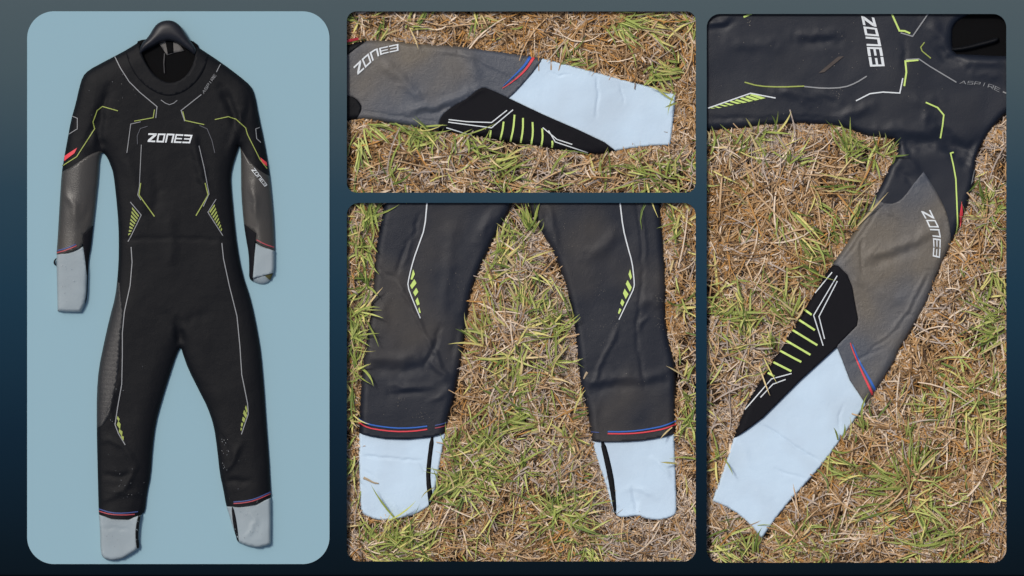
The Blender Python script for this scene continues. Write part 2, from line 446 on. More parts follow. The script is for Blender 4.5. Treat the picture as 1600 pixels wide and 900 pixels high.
ELB_L = big((131.5, 385.5), (131.5, 366.5), (147, 352), (170, 345), (170, 480), (133, 480), (136, 460), (137, 432), (135, 410))
ELB_R = big((400, 380), (401.5, 365), (382, 350), (370, 345), (370, 450), (396, 450), (396, 434.5), (398, 410))
LCL = big((140, 800), (156, 803.4), (175, 809.4), (202, 810.6), (226, 802.2), (240, 800), (240, 890), (140, 890))
LCR = big((340, 790.5), (354, 790.5), (373, 791.4), (400, 787.5), (424, 777), (440, 772), (440, 870), (340, 870))
RIB_L = chaikin(big((120, 420), (187, 434), (191, 467), (195, 490), (190, 525), (187, 579), (181, 609), (170, 662), (140, 672), (120, 672)), 1)
TOP = big((60, 20), (440, 20), (440, 480), (345, 492), (283, 535), (220, 492), (60, 470))
LEG_R = big((440, 480), (345, 492), (283, 535), (283, 560), (300, 900), (450, 900))
LEG_L = big((60, 470), (220, 492), (283, 535), (283, 560), (270, 900), (60, 900))
torso = panel('torso', W1, [S1, TOP], [NECK, SLV_L, SLV_R, RIB_L], M_blk, suit, skirt=0)
for (reg, exc, ip) in ((LEG_L, [LCL, RIB_L], 0), (LEG_R, [LCR], 1)):
    L = panel('leg', W1, [S1, reg], exc, M_blk, suit, skirt=0)
    if ip == 0: leg1 = L
    else: leg2 = L
sl1 = panel('sleeve', W1, [S1, SLV_L], [FOR_L, CUF_L, ELB_L], M_blk, suit, skirt=0)
sl2 = panel('sleeve', W1, [S1, SLV_R], [FOR_R, CUF_R, HEM_R, ELB_R], M_blk, suit, skirt=0)
panel('thigh_panel', W1, [S1, RIB_L], [], M_rib, leg1, .5)['label'] = 'ribbed grey thigh panel'
panel('forearm_panel', W1, [S1, FOR_L], [CUF_L, ELB_L], M_skn1, sl1, .5)
panel('elbow_panel', W1, [S1, ELB_L], [CUF_L], M_jer, sl1, .3, 3)
panel('forearm_panel', W1, [S1, FOR_R], [CUF_R, ELB_R], M_skn1, sl2, .5)
panel('elbow_panel', W1, [S1, ELB_R], [CUF_R, HEM_R], M_jer, sl2, .3, 3)
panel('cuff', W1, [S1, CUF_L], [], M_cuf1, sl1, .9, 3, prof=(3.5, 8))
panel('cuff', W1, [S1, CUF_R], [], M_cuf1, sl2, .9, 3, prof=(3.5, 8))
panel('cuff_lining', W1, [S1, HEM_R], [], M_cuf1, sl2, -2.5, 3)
print_on('lining_patch', W1, [quad_grid([(415, 431), (427.5, 427), (423, 438), (418, 434)])], M_olive, sl2, .4)
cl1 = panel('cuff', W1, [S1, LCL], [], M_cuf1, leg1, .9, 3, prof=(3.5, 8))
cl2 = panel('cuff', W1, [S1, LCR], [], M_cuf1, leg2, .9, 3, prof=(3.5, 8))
panel('cuff_strap', W1, [chaikin(big((220, 803), (221, 806), (219, 816), (217, 837), (218.5, 855), (215.5, 857), (213, 842), (213, 825), (217, 805)), 1)], [], M_blk, leg1, 1.6, 3, prof=(3.5, 8))
panel('cuff_strap', W1, [chaikin(big((362.5, 791.5), (365.5, 791.5), (370, 810), (373.6, 837), (373, 847), (370, 841), (365, 818)), 1)], [], M_blk, leg2, 1.6, 3, prof=(3.5, 8))
panel('pull_loop', W1, [chaikin(big((90, 403), (86.5, 405), (84.5, 410), (86, 414), (90, 416), (87.5, 412), (87.5, 408)), 1)], [], M_blk, sl1, 1, 2, flat=Z1 + 6, skirt=3)
panel('inner_back', W1, [chaikin(big((213, 66), (225, 62), (262, 58), (300, 63), (312, 72), (312, 95), (302, 118), (288, 132), (268, 139), (250, 136), (230, 118), (216, 92)), 1)], [], M_in, suit, 0, 4, flat=Z1 + 5, skirt=5)
panel('size_tag', W1, [big((250, 69), (262, 62), (278, 66), (289, 80), (274, 83), (262, 87))], [], M_tag, suit, 0, 4, flat=Z1 + 7, skirt=1)
panel('size_tag', W1, [big((259, 62), (271, 62), (272, 83), (263, 85))], [], M_in, suit, 0, 4, flat=Z1 + 8, skirt=1)
line('zip_cord', W1, [(258, 84), (257, 100), (258, 115)], 1.5, M_hang, suit, lift=-6)
# collar band: a slightly proud band round the neck opening
panel('collar', W1, [S1, chaikin(big((196, 60), (196, 78), (206, 108), (222, 130), (244, 146), (266, 152), (292, 144), (315, 122), (326, 96), (328, 60)), 2)], [NECK], M_blk, suit, .7, skirt=7)
for pl, wd, m in (([(180.5, 89), (190, 107.5), (203.5, 128.5), (220, 145), (247, 167.5), (245, 185)], 1.3, M_grey),
                  ([(243, 172), (241, 184.6), (211.6, 190)], 1.3, M_limd), ([(221.5, 191), (206, 194.5), (200, 239.5)], 1.1, M_grey),
                  ([(232, 198), (221, 201.5), (216, 213), (216.5, 226)], .9, M_faint), ([(222.5, 226.6), (220, 280), (219.5, 292), (217, 305), (222, 313)], 1.1, M_grey),
                  ([(221.5, 286.4), (219, 305), (243, 338.6)], 1.6, M_limd), ([(345.4, 101), (339.4, 113.5)], 1.2, M_grey),
                  ([(316, 148.6), (284.5, 173.5), (290, 190)], 1.3, M_grey), ([(287, 175), (290.5, 189), (320.5, 195.4)], 1.4, M_limd),
                  ([(313, 196.6), (325, 202), (332.5, 220), (337, 239.5)], 1.0, M_faint), ([(312.4, 228.4), (320.5, 263), (328, 303.5), (319, 323)], 1.2, M_grey),
                  ([(322, 286.4), (326.5, 305), (307.6, 337.4)], 1.6, M_limd), ([(253, 157), (260, 162), (266.5, 164.5), (273, 162), (278.5, 157.6)], 1.0, M_grey),
                  ([(205.3, 316), (222.4, 336.4), (206, 370), (201.6, 377.6)], 1.2, M_grey), ([(339, 311.6), (326.3, 332), (349.5, 368.4)], 1.2, M_grey)):
    line('piping', W1, pl, wd, m, torso)
for pl, wd, m, pa in (([(186, 174), (161.5, 167), (153.5, 173.5), (147, 191.5), (149.5, 202), (121.6, 245.5), (98.5, 259.6)], 1.4, M_limd, sl1),
                      ([(113.5, 181.6), (122.5, 185.5), (122.5, 202), (109, 210)], 1.1, M_grey, sl1),
                      ([(337, 187.6), (358, 183), (370, 187), (385, 200.5), (388, 211), (407.5, 250), (418, 263.5)], 1.3, M_limd, sl2),
                      ([(406.6, 199.6), (400.6, 202), (402, 217), (408.4, 223)], 1.1, M_grey, sl2),
                      ([(206.5, 386), (208, 410), (205, 446), (196, 488), (193, 520), (193, 555), (192, 600), (185.5, 636), (181.6, 663), (187, 677), (197.5, 694.5)], 1.4, M_grey, leg1),
                      ([(348, 380), (350.5, 404), (359.5, 446), (371.5, 494), (376, 540), (379, 585), (388, 630), (389, 646.5), (378.4, 678)], 1.4, M_grey, leg2)):
    line('piping', W1, pl, wd, m, pa)
for pl, m, pa in (([(91, 391.7), (106, 388), (120.5, 382)], M_blud, sl1), ([(90, 395), (106, 391), (122, 384)], M_redd, sl1),
                  ([(402, 375), (415, 382), (429, 386.5)], M_redd, sl2),
                  ([(155.5, 794.4), (175, 800.4), (196, 801), (217, 798.6)], M_blud, leg1), ([(155.5, 798), (175, 803), (196, 803.8), (212, 802.6)], M_redd, leg1),
                  ([(366, 783.5), (384, 782), (400, 778.5), (423.5, 768)], M_blud, leg2), ([(366, 786), (384, 784.6), (400, 781), (423.5, 770.8)], M_redd, leg2)):
    line('stripe', W1, pl, 1.5, m, pa, 1)
print_on('flash', W1, [quad_grid([(101.5, 252), (118, 240), (122.5, 231.4), (102, 244)])], M_red, sl1)
print_on('flash', W1, [quad_grid([(407.5, 246.4), (417.4, 254), (418, 260), (410.5, 254.5)])], M_red, sl2)
def lerp(a, b, t): return (a[0] + (b[0] - a[0]) * t, a[1] + (b[1] - a[1]) * t)
def hatch(piece, a0, a1, b0, b1, n, fill, m, parent, w0=1, w1=1):
    """n bars between edge a0-a1 and edge b0-b1"""
    for k in range(n):
        t0 = k / n; t1 = (k + fill) / n
        print_on('hatch_bar', piece, [quad_grid([lerp(a0, a1, t0), lerp(b0, b1, t0), lerp(b0, b1, t1), lerp(a0, a1, t1)])], m, parent)
hatch(W1, (208.4, 324), (201.5, 371), (219, 337.5), (204, 368), 8, .55, M_limd, torso)
hatch(W1, (336.5, 319.5), (349, 361), (328.5, 331), (348, 363.5), 8, .55, M_limd, torso)
c3 = lambda L: [(40 + x * .3, 480 + y * .3) for x, y in L]
for q in ([(485, 565), (496, 580), (491, 594), (481, 578)], [(489, 590), (501, 607), (498, 634), (481, 610)], [(494, 632), (511, 645), (508, 672), (491, 646)], [(504, 665), (518, 672), (516, 692), (504, 680)]):
    print_on('knee_block', W1, [quad_grid(c3(q))], M_limd, leg1)
for q in ([(1152, 508), (1161, 540), (1155, 550), (1147, 522)], [(1142, 532), (1159, 560), (1151, 577), (1137, 552)], [(1136, 568), (1149, 580), (1142, 600), (1131, 586)], [(1129, 598), (1138, 603), (1131, 624), (1125, 612)], [(1125, 625), (1132, 628), (1128, 642), (1123, 636)]):
    print_on('knee_block', W1, [quad_grid(c3(q))], M_limd, leg2)
lettering('chest_logo', W1, 'ZONE3', [(231.8, 222.4), (265, 223.5), (299.6, 224.7)], [(233.5, 209), (268, 209.6), (303, 211.6)], M_white, torso, 1.0)
lettering('sleeve_logo', W1, 'ZONE3', [(393.4, 266), (415, 292.6)], [(398.7, 262.4), (418.9, 289.6)], M_white, sl2, .8)
lettering('shoulder_lettering', W1, 'ASPIRe', [(320, 147.5), (340, 118.5)], [(317, 144.5), (336.5, 115.5)], M_grey, torso, 1.2)
# hanger
HG = chaikin(big((219, 84), (220, 75), (225, 66), (233, 59), (243, 42), (250, 36), (257, 33.5), (264, 32.6), (271, 33.5), (278, 37), (285, 44), (294, 59), (305, 73), (308, 80), (306, 88), (301, 83), (289, 75), (277, 67), (264, 64), (251, 67.5), (240, 74), (225, 81.5), (221, 86)), 1)
HGP = Piece([HG], Z1 + 13, Z1 + 9, 9, 14, [], .2, 9)
hg = empty('coat_hanger', 264, 60, Z1 + 9)
tag(hg, 'broad black plastic coat hanger in the neck of the whole wetsuit on the blue card', 'hanger')
panel('shoulder_bar', HGP, [HG], [], M_hang, hg, 0, 3)

# ------------------------------------------------------------------ sleeve on the grass (upper middle window)
ZG, ZB = 12, 4
def conv(x0, y0, k): return lambda *L: np.array([(x0 + x * k, y0 + y * k) for x, y in L], float)
c2 = conv(530, 5, .35625)
S2 = chaikin(np.vstack([big((470, 78), (530, 71)), c2((35, 180), (80, 164), (160, 157), (240, 162), (320, 172), (520, 185), (680, 205), (840, 230), (897, 240), (1050, 280), (1250, 335), (1440, 385), (1470, 396), (1479, 403), (1479, 403), (1478, 420), (1470, 500), (1456, 615), (1454, 623), (1454, 623), (1380, 625), (1300, 634), (1215, 648), (1150, 663), (1090, 660), (900, 632), (700, 600), (580, 580), (440, 565), (300, 540), (160, 515), (95, 510), (35, 515)), big((520, 189), (470, 190))]), 1)
F2 = [(c2((430, 212), (520, 225), (600, 240), (700, 290), (760, 325), (795, 352)), 1.6, 3), (c2((520, 185), (521, 215), (528, 245)), -1.5, 1.6), (c2((430, 218), (520, 231), (600, 247)), -1.2, 1.5),
      (c2((320, 175), (322, 200)), -1, 1.5), (c2((100, 474), (250, 493), (435, 524)), -1.6, 1.7), (c2((110, 500), (250, 510), (430, 535)), 1, 4),
      (c2((290, 470), (400, 455), (500, 420), (600, 375)), 3.2, 6), (c2((330, 486), (430, 478), (520, 440)), -2.2, 4), (c2((180, 250), (270, 330), (370, 430)), 3, 9),
      (c2((560, 200), (590, 300), (620, 350)), 2.5, 9), (c2((700, 290), (740, 320), (790, 350)), -1.4, 1.8), (c2((1130, 310), (1134, 400), (1128, 500)), -1.8, 1.8), (c2((1230, 345), (1245, 400), (1250, 440)), -1.4, 1.8),
      (c2((920, 300), (960, 318), (1020, 310)), -1.2, 1.8), (c2((1000, 560), (1080, 600), (1180, 640)), 1, 5), (c2((640, 372), (560, 420), (470, 480)), .8, 3), (c2((780, 440), (950, 520), (1120, 600)), 1.1, 4)]
W2 = Piece([S2], ZG, ZB, 9, 9, F2, .45, 11)
R2 = (535, 11, 1094, 308)
slv = empty('wetsuit', 800, 150, ZB)
tag(slv, 'grey and black wetsuit sleeve lying sideways on dry grass, pale cuff to the right', 'wetsuit', 'wetsuits shown in the four windows')
CF2 = c2((742, 415), (768, 392), (800, 358), (850, 300), (897, 236), (920, 200), (1520, 330), (1520, 660), (1300, 690), (1222, 690), (1212, 646), (1165, 610), (1050, 555), (900, 490))
EL2 = np.vstack([chaikin(c2((742, 415), (690, 390), (660, 378), (635, 368), (608, 378), (560, 420), (500, 450), (455, 485), (437, 520), (437, 560)), 2, False), c2((437, 620), (900, 720), (1230, 700), (1212, 646), (1165, 610), (1050, 555), (900, 490))])
UL2 = chaikin(c2((-150, 140), (40, 150), (95, 150), (130, 152), (115, 168), (75, 195), (35, 228), (-150, 300)), 1)
LL2 = chaikin(c2((-150, 400), (35, 404), (70, 414), (97, 445), (97, 470), (80, 500), (60, 530), (-150, 540)), 1)
panel('forearm_panel', W2, [S2], [CF2, EL2, UL2, LL2], M_skin, slv, 0, 3, rect=R2, skirt=7)
panel('cuff', W2, [S2, CF2], [], M_cuff, slv, .9, 2.2, rect=R2, prof=(2.5, 6))
panel('elbow_panel', W2, [S2, EL2], [CF2], M_jer, slv, .5, 3, rect=R2, skirt=6)
panel('upper_arm_panel', W2, [S2, UL2], [], M_blk, slv, .4, 3, rect=R2)
panel('underarm_panel', W2, [S2, LL2], [], M_blk, slv, .4, 3, rect=R2)
lettering('sleeve_logo', W2, 'ZONE3', [(558.7, 117), (570, 107), (582.5, 95), (591, 87.5), (600, 84), (624, 78.8)], [(552, 104.5), (564, 93), (575.5, 83), (586.5, 76), (600, 73), (623, 68)], M_white, slv, .95)
line('stripe', W2, c2((838, 233), (815, 270), (795, 290), (765, 320), (720, 362)), 4.4, M_blue, slv, 1, (1, .2))
line('stripe', W2, c2((853, 237), (826, 280), (800, 310), (765, 340), (716, 373)), 4.2, M_red, slv, 1, (1, .2))
for q in (((480, 510), (560, 519), (668, 523), (736, 469)), ((478, 521), (560, 532), (668, 546), (762, 467)), ((470, 546), (520, 561), (584, 581)), ((893, 545), (955, 597), (1022, 619)), ((918, 558), (948, 608), (1092, 656))):
    line('chevron_line', W2, c2(*q), 1.6, M_white, slv)
for q in (((665, 557), (660, 594)), ((721, 519), (716, 560), (706, 598)), ((769, 489), (764, 550), (751, 606)), ((806, 503), (806, 555), (796, 612)), ((848, 521), (850, 570), (842, 620)), ((890, 549), (893, 590), (886, 628)), ((934, 603), (936, 618), (933, 633))):
    line('lime_bar', W2, c2(*q), 2.8, M_lime, slv, 1)
line('arm_piping', W2, [(535, 70.5), (548, 66.5), (562, 62.6), (572, 60.9)], 1.7, M_limd, slv)
line('arm_flash', W2, [(535, 65.5), (548, 62.6), (560, 60)], 4, M_red, slv, lift=2.2)

# ------------------------------------------------------------------ two legs on the grass (lower middle window)
ca, cb = conv(530, 310, .35625), conv(530, 590, .35625)
S3L = chaikin(np.vstack([big((608, 240)), ca((197, 20), (175, 120), (152, 260), (145, 400), (130, 520), (110, 650), (95, 780)), cb((88, 100), (85, 180), (86, 245), (84, 400), (90, 560), (97, 590), (112, 608), (160, 626), (210, 629), (262, 624), (332, 604), (392, 570), (402, 556), (416, 522), (436, 422), (467, 246), (472, 222), (486, 160), (502, 110)),
                         ca((520, 800), (532, 745), (550, 620), (575, 440), (596, 370), (622, 300), (690, 160), (720, 105), (745, 62), (764, 10)), big((806, 308), (812, 240))]), 1)
S3R = chaikin(np.vstack([big((812, 240), (815, 305)), ca((812, 15), (828, 40), (850, 80), (875, 130), (895, 165), (940, 240), (980, 340), (1010, 450), (1030, 555), (1040, 640), (1048, 740), (1056, 820)), cb((1064, 70), (1086, 150), (1100, 240), (1108, 280), (1130, 360), (1165, 460), (1195, 572), (1210, 606), (1225, 614), (1262, 615), (1312, 606), (1350, 624), (1420, 628), (1464, 612), (1480, 598), (1483, 570), (1478, 420), (1472, 250), (1476, 200), (1478, 80)),
                         ca((1478, 770), (1470, 700), (1452, 640), (1438, 560), (1434, 480), (1436, 370), (1426, 200), (1410, 20)), big((1028, 240))]), 1)
F3 = [(ca((355, 60), (330, 150), (280, 240), (250, 340)), -1.4, 2.5), (ca((330, 130), (300, 230), (285, 300)), 1.2, 3), (ca((150, 290), (200, 330), (245, 350), (300, 400)), -1.3, 2.5), (ca((250, 350), (310, 460), (370, 580), (430, 700), (465, 770)), 2.0, 3), (ca((440, 560), (415, 660), (375, 740)), -2.2, 2.5),
      (ca((200, 440), (190, 500), (200, 560)), 1.5, 7), (ca((120, 690), (220, 710), (330, 705)), 2.2, 10), (ca((130, 740), (260, 760), (380, 740)), -2, 9), (ca((240, 830), (350, 835), (460, 822)), 3.2, 6), (cb((230, 62), (340, 60), (470, 30)), -2.6, 6), (ca((390, 690), (440, 760), (500, 800)), 2, 5),
      (ca((690, 60), (640, 120), (610, 180)), 2, 8), (ca((560, 480), (520, 600), (500, 700)), -1.6, 7), (cb((90, 342), (150, 348), (250, 358), (360, 366)), -1.9, 1.7), (cb((95, 400), (150, 430), (180, 470)), -1, 2), (cb((220, 540), (250, 580), (262, 600)), 1.8, 4), (cb((340, 355), (370, 400), (382, 440)), -1.4, 1.8),
      (cb((400, 100), (430, 90), (470, 60)), 1.6, 4), (ca((500, 90), (480, 300), (455, 520)), 1.2, 10)]
F3R = [(ca((1300, 20), (1320, 110), (1330, 200), (1332, 300)), -1.5, 2.2), (ca((1318, 20), (1336, 130), (1342, 290)), 1.2, 3), (ca((1332, 300), (1320, 440), (1306, 560), (1310, 660)), -1.3, 2.2), (ca((1310, 650), (1330, 760), (1342, 830)), -1.2, 2.5), (ca((1355, 515), (1325, 550), (1305, 590)), 1.6, 2.5),
       (ca((1225, 560), (1180, 660), (1140, 745), (1110, 820)), 1.6, 2.8), (ca((920, 30), (930, 80), (960, 240)), 1.6, 5), (ca((900, 60), (915, 100)), -2, 5), (ca((1080, 250), (1150, 220), (1230, 140)), 1.8, 10), (ca((1300, 470), (1370, 440), (1430, 480)), 2, 8), (ca((1080, 820), (1200, 790), (1330, 800), (1450, 770)), 2.4, 10),
       (cb((1070, 60), (1190, 40), (1330, 30), (1470, 0)), -1.8, 9), (cb((1375, 355), (1420, 390), (1465, 450)), 2.0, 3.5), (cb((1285, 470), (1300, 540), (1308, 606)), -1.8, 3.5), (cb((1285, 475), (1330, 495), (1390, 530)), 1.8, 4), (cb((1245, 500), (1280, 475)), 1, 4), (cb((1110, 300), (1130, 100)), .8, 6)]
W3L = Piece([S3L], ZG, ZB, 11, 12, F3, .48, 21); W3R = Piece([S3R], ZG, ZB, 11, 12, F3R, .48, 25)
R3 = (535, 310, 1094, 884)
lgs = empty('wetsuit', 812, 600, ZB)
tag(lgs, 'two charcoal wetsuit legs with pale blue ankle cuffs laid apart on the lawn', 'wetsuit', 'wetsuits shown in the four windows')
CL3 = cb((40, 235), (85, 244), (140, 258), (200, 268), (300, 271), (400, 261), (467, 244), (520, 235), (520, 680), (40, 680))
CR3 = cb((1060, 275), (1108, 280), (1180, 282), (1250, 281), (1320, 277), (1380, 268), (1430, 258), (1474, 247), (1530, 235), (1530, 680), (1060, 680))
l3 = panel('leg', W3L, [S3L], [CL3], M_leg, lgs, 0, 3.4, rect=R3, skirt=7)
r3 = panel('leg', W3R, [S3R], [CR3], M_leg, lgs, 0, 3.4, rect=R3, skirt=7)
panel('cuff', W3L, [S3L, CL3], [], M_cuff, l3, 0, 2.4, rect=R3, prof=(2.5, 6))
panel('cuff', W3R, [S3R, CR3], [], M_cuff, r3, 0, 2.4, rect=R3, prof=(2.5, 6))
panel('cuff_strap', W3L, [chaikin(cb((398, 262), (418, 258), (402, 380), (399, 450), (411, 522), (402, 552), (396, 566), (390, 545), (379, 440), (384, 372)), 1)], [], M_blk, l3, .6, 3, prof=(2.5, 6))
panel('cuff_strap', W3R, [chaikin(cb((1144, 282), (1166, 282), (1190, 370), (1210, 470), (1218, 607), (1206, 601), (1184, 470), (1164, 370)), 1)], [], M_blk, r3, .6, 3, prof=(2.5, 6))
line('piping', W3L, np.vstack([[(668, 308)], ca((385, 20), (375, 130), (350, 200), (325, 270), (305, 350), (300, 385), (320, 440), (356, 526))]), 2.1, M_white, l3, 1, (1, .7))
line('piping', W3R, np.vstack([[(968, 308)], ca((1232, 20), (1245, 130), (1265, 210), (1285, 280), (1293, 350), (1295, 390), (1270, 442), (1227, 532))]), 2.1, M_white, r3, 1, (1, .7))
for q in ([(324, 311), (332, 332), (320, 357), (313, 355)], [(329, 354), (339, 372), (319, 398), (311, 382)], [(338, 392), (347, 410), (333, 430), (324, 412)], [(344, 434), (353, 464), (342, 470), (334, 448)], [(351, 477), (358, 502), (351, 502), (347, 485)]):
    print_on('knee_block', W3L, [quad_grid(ca(*q))], M_lime, l3)
for q in ([(1276, 311), (1284, 345), (1278, 357), (1269, 333)], [(1265, 358), (1283, 390), (1275, 410), (1257, 375)], [(1252, 396), (1269, 420), (1257, 442), (1245, 416)], [(1240, 441), (1251, 455), (1243, 474), (1233, 460)], [(1230, 481), (1238, 488), (1228, 508), (1223, 502)]):
    print_on('knee_block', W3R, [quad_grid(ca(*q))], M_lime, r3)
for (pl, m, ww, P, pa) in ((((82, 180), (110, 198), (150, 210), (240, 222), (320, 221), (386, 213)), M_blue, 2.0, W3L, l3), (((82, 194), (110, 213), (150, 226), (240, 237), (320, 236), (386, 227)), M_red, 2.0, W3L, l3),
                           (((420, 210), (450, 204), (476, 195)), M_blud, 1.4, W3L, l3), (((420, 222), (450, 216), (474, 209)), M_redd, 1.3, W3L, l3),
                           (((1178, 237), (1240, 238), (1310, 233), (1400, 218), (1440, 206), (1478, 190)), M_blue, 2.0, W3R, r3), (((1178, 246), (1240, 247), (1310, 244), (1400, 231), (1440, 220), (1478, 204)), M_red, 2.0, W3R, r3),
                           (((1105, 238), (1140, 241)), M_blud, 1.2, W3R, r3)):
    line('stripe', P, cb(*pl), ww, m, pa, 1)
# ------------------------------------------------------------------ chest and arm on the grass (right window)
pa4, pb4, pc4 = conv(1095, 10, .3111), conv(1095, 280, .3111), conv(1095, 540, .3889)
S4 = chaikin(np.vstack([big((1030, 207)), pa4((30, 625), (180, 618), (330, 597), (450, 590), (560, 592), (660, 598), (740, 618), (800, 640), (860, 658), (930, 662), (978, 672), (992, 692), (985, 730), (960, 780), (930, 840)),
                        pb4((910, 22), (870, 90), (800, 220), (720, 340), (655, 432), (570, 570), (480, 722), (380, 890)), pc4((310, 32), (200, 200), (160, 290), (130, 375), (105, 460), (48, 620), (46, 626), (46, 626), (130, 662), (200, 722), (240, 770), (247, 777), (247, 777), (256, 764), (330, 660), (420, 560), (500, 470), (590, 342), (666, 240), (706, 186), (802, 30)),
                        pb4((982, 890), (1060, 760), (1150, 600), (1200, 452), (1260, 332), (1292, 262), (1340, 150), (1366, 60)), pa4((1380, 880), (1386, 800), (1392, 740), (1440, 650), (1500, 580), (1533, 545)), big((1640, 140), (1640, -60), (1030, -60))]), 1)
NK4 = chaikin(pa4((1272, 232), (1268, 130), (1280, 90), (1310, 62), (1360, 40), (1420, -60), (1700, -60), (1700, 245), (1533, 244), (1420, 240), (1340, 236)), 1)
F4 = [(pa4((150, 180), (260, 195), (380, 190)), 1.6, 10), (pa4((480, 170), (560, 175), (680, 165)), -2.2, 8), (pa4((460, 150), (560, 150), (690, 140)), 2, 7), (pa4((20, 90), (100, 80), (150, 50)), 2.5, 4), (pa4((40, 110), (110, 105), (160, 75)), -2, 4),
      (pa4((380, 420), (520, 440), (620, 450), (740, 500)), 2.6, 8), (pa4((560, 430), (650, 470), (720, 490)), -2.5, 6), (pa4((480, 450), (520, 480), (545, 500)), 1.5, 4), (pa4((40, 560), (250, 562), (480, 555), (700, 570)), -1.3, 2.5), (pa4((690, 560), (780, 530), (860, 500)), 2.6, 7),
      (pa4((900, 620), (1010, 610), (1120, 625), (1200, 665)), 2, 9), (pa4((985, 690), (1100, 690), (1190, 672), (1260, 700), (1330, 740)), -4, 12), (pa4((1180, 600), (1260, 690), (1340, 720), (1390, 730)), -3.5, 10), (pa4((1020, 170), (1025, 230), (1022, 330)), -1.2, 4), (pa4((1150, 60), (1190, 140), (1250, 210)), 2.6, 10),
      (pa4((1180, 180), (1230, 260), (1340, 290)), -2.5, 8), (pa4((1300, 280), (1420, 275), (1530, 290)), 3, 9), (pa4((1160, 600), (1130, 560), (1140, 510)), 1.6, 6), (pa4((1040, 460), (1120, 480), (1200, 470)), 1.5, 9), (pa4((1380, 330), (1460, 345), (1530, 360)), 2, 8),
      (pa4((1340, 720), (1385, 690), (1440, 640)), -2, 8), (pa4((1290, 760), (1340, 790), (1375, 800)), -3, 7), (pa4((1000, 720), (1060, 790), (1110, 850)), 2, 7), (pa4((960, 800), (1040, 860), (1070, 900)), -1.6, 6),
      (pb4((905, 125), (800, 290), (700, 434)), -1.8, 1.7), (pb4((925, 130), (950, 165), (985, 195)), 1.8, 3.5), (pb4((815, 280), (802, 350), (812, 470)), -1.8, 2.2), (pb4((900, 320), (850, 370), (830, 400)), 1.5, 3), (pb4((830, 400), (960, 350), (1080, 310), (1180, 230)), 2.6, 8), (pb4((850, 430), (980, 385), (1100, 345)), -2.0, 8),
      (pb4((1110, 455), (1170, 458), (1205, 466)), -1.5, 1.5), (pb4((990, 672), (1040, 680), (1090, 692)), -1.6, 1.6), (pb4((1135, 470), (1085, 560), (1050, 640), (990, 720), (960, 770), (880, 830)), 1.5, 2.2), (pb4((1148, 480), (1098, 575), (1062, 650), (1005, 730)), -1.2, 2), (pb4((750, 470), (790, 510), (830, 540)), 1.8, 4), (pb4((880, 540), (960, 600), (1040, 600)), 1.5, 9),
      (pb4((1000, 740), (930, 800), (840, 870)), -1.4, 2), (pc4((600, 80), (660, 40), (740, 10)), -1.2, 2), (pc4((240, 315), (330, 370), (420, 430), (490, 470)), -2.0, 1.7), (pc4((300, 495), (360, 520), (430, 535)), -1.4, 1.8), (pc4((560, 350), (555, 280), (575, 235)), -1.2, 1.7), (pc4((140, 380), (170, 410), (200, 470)), 1.2, 6), (pc4((300, 640), (250, 600), (200, 560)), .9, 7)]
W4 = Piece([S4, NK4], ZG, ZB, 11, 12, F4, .42, 41)
R4 = (1097, 14, 1579, 886)
tp = empty('wetsuit', 1330, 300, ZB)
tag(tp, 'blue black wetsuit chest with one arm stretched down over dry grass', 'wetsuit', 'wetsuits shown in the four windows')
FO4 = np.vstack([chaikin(np.vstack([pa4((1120, 830)), pb4((1165, 30), (1215, 120), (1240, 180), (1256, 260), (1257, 330))]), 1, False), pb4((1310, 360), (1300, 520), (1000, 900)), pc4((860, 60), (720, 250), (667, 243)), pc4((640, 200), (600, 140), (570, 60), (548, 5)), pb4((690, 832), (785, 736), (791, 702), (776, 622), (762, 542), (737, 480), (692, 436), (640, 424), (600, 400), (830, 60)),
                 chaikin(pb4((872, 82), (895, 108), (925, 122), (975, 123), (1020, 92), (1072, 20)), 1, False)])
CF4 = pc4((548, 5), (570, 60), (600, 140), (640, 200), (667, 241), (720, 280), (260, 830), (200, 800), (20, 660), (20, 600), (110, 382), (130, 376), (190, 335), (250, 290), (400, 140))
EL4 = np.vstack([pb4((640, 428), (692, 436), (737, 480), (762, 542), (776, 622), (791, 702), (785, 736), (690, 832)), pc4((548, 5), (400, 140), (250, 290), (190, 335), (130, 376), (95, 390), (60, 360), (280, 0)), pb4((330, 900), (610, 430))])
SL4 = np.vstack([pa4((975, 680), (1060, 672), (1130, 690), (1200, 668), (1240, 720), (1300, 760), (1392, 742), (1450, 760), (1450, 900)), pb4((1400, 300), (1250, 560), (500, 1100), (300, 800)), pa4((860, 880), (900, 740))])
panel('torso', W4, [S4], [NK4, SL4], M_tor, tp, 0, 3.6, rect=R4, skirt=0)
sl4 = panel('sleeve', W4, [S4, SL4], [FO4, CF4, EL4], M_tor, tp, 0, 3, rect=R4, skirt=0)
panel('forearm_panel', W4, [S4, FO4], [EL4, CF4], M_skin, sl4, .4, 3, rect=R4, skirt=7)
panel('elbow_panel', W4, [S4, EL4], [CF4], M_jer, sl4, .5, 3, rect=R4, skirt=6)
panel('cuff', W4, [S4, CF4], [], M_cuff, sl4, .9, 2.2, rect=R4, prof=(2.5, 6))
panel('inner_back', W4, [big((1480, 12), (1579, 12), (1579, 92), (1484, 90))], [], M_in, tp, 0, 4, flat=ZG + 3, skirt=6)
NKF = Piece([chaikin(pa4((1255, 208), (1330, 196), (1420, 172), (1500, 150), (1500, 178), (1420, 200), (1330, 222), (1262, 226)), 1)], ZG + 6, ZG + 3, 8, 5, [], .2, 5)
panel('collar_fold', NKF, [NKF.loops[0]], [], M_blk, tp, 0, 2)
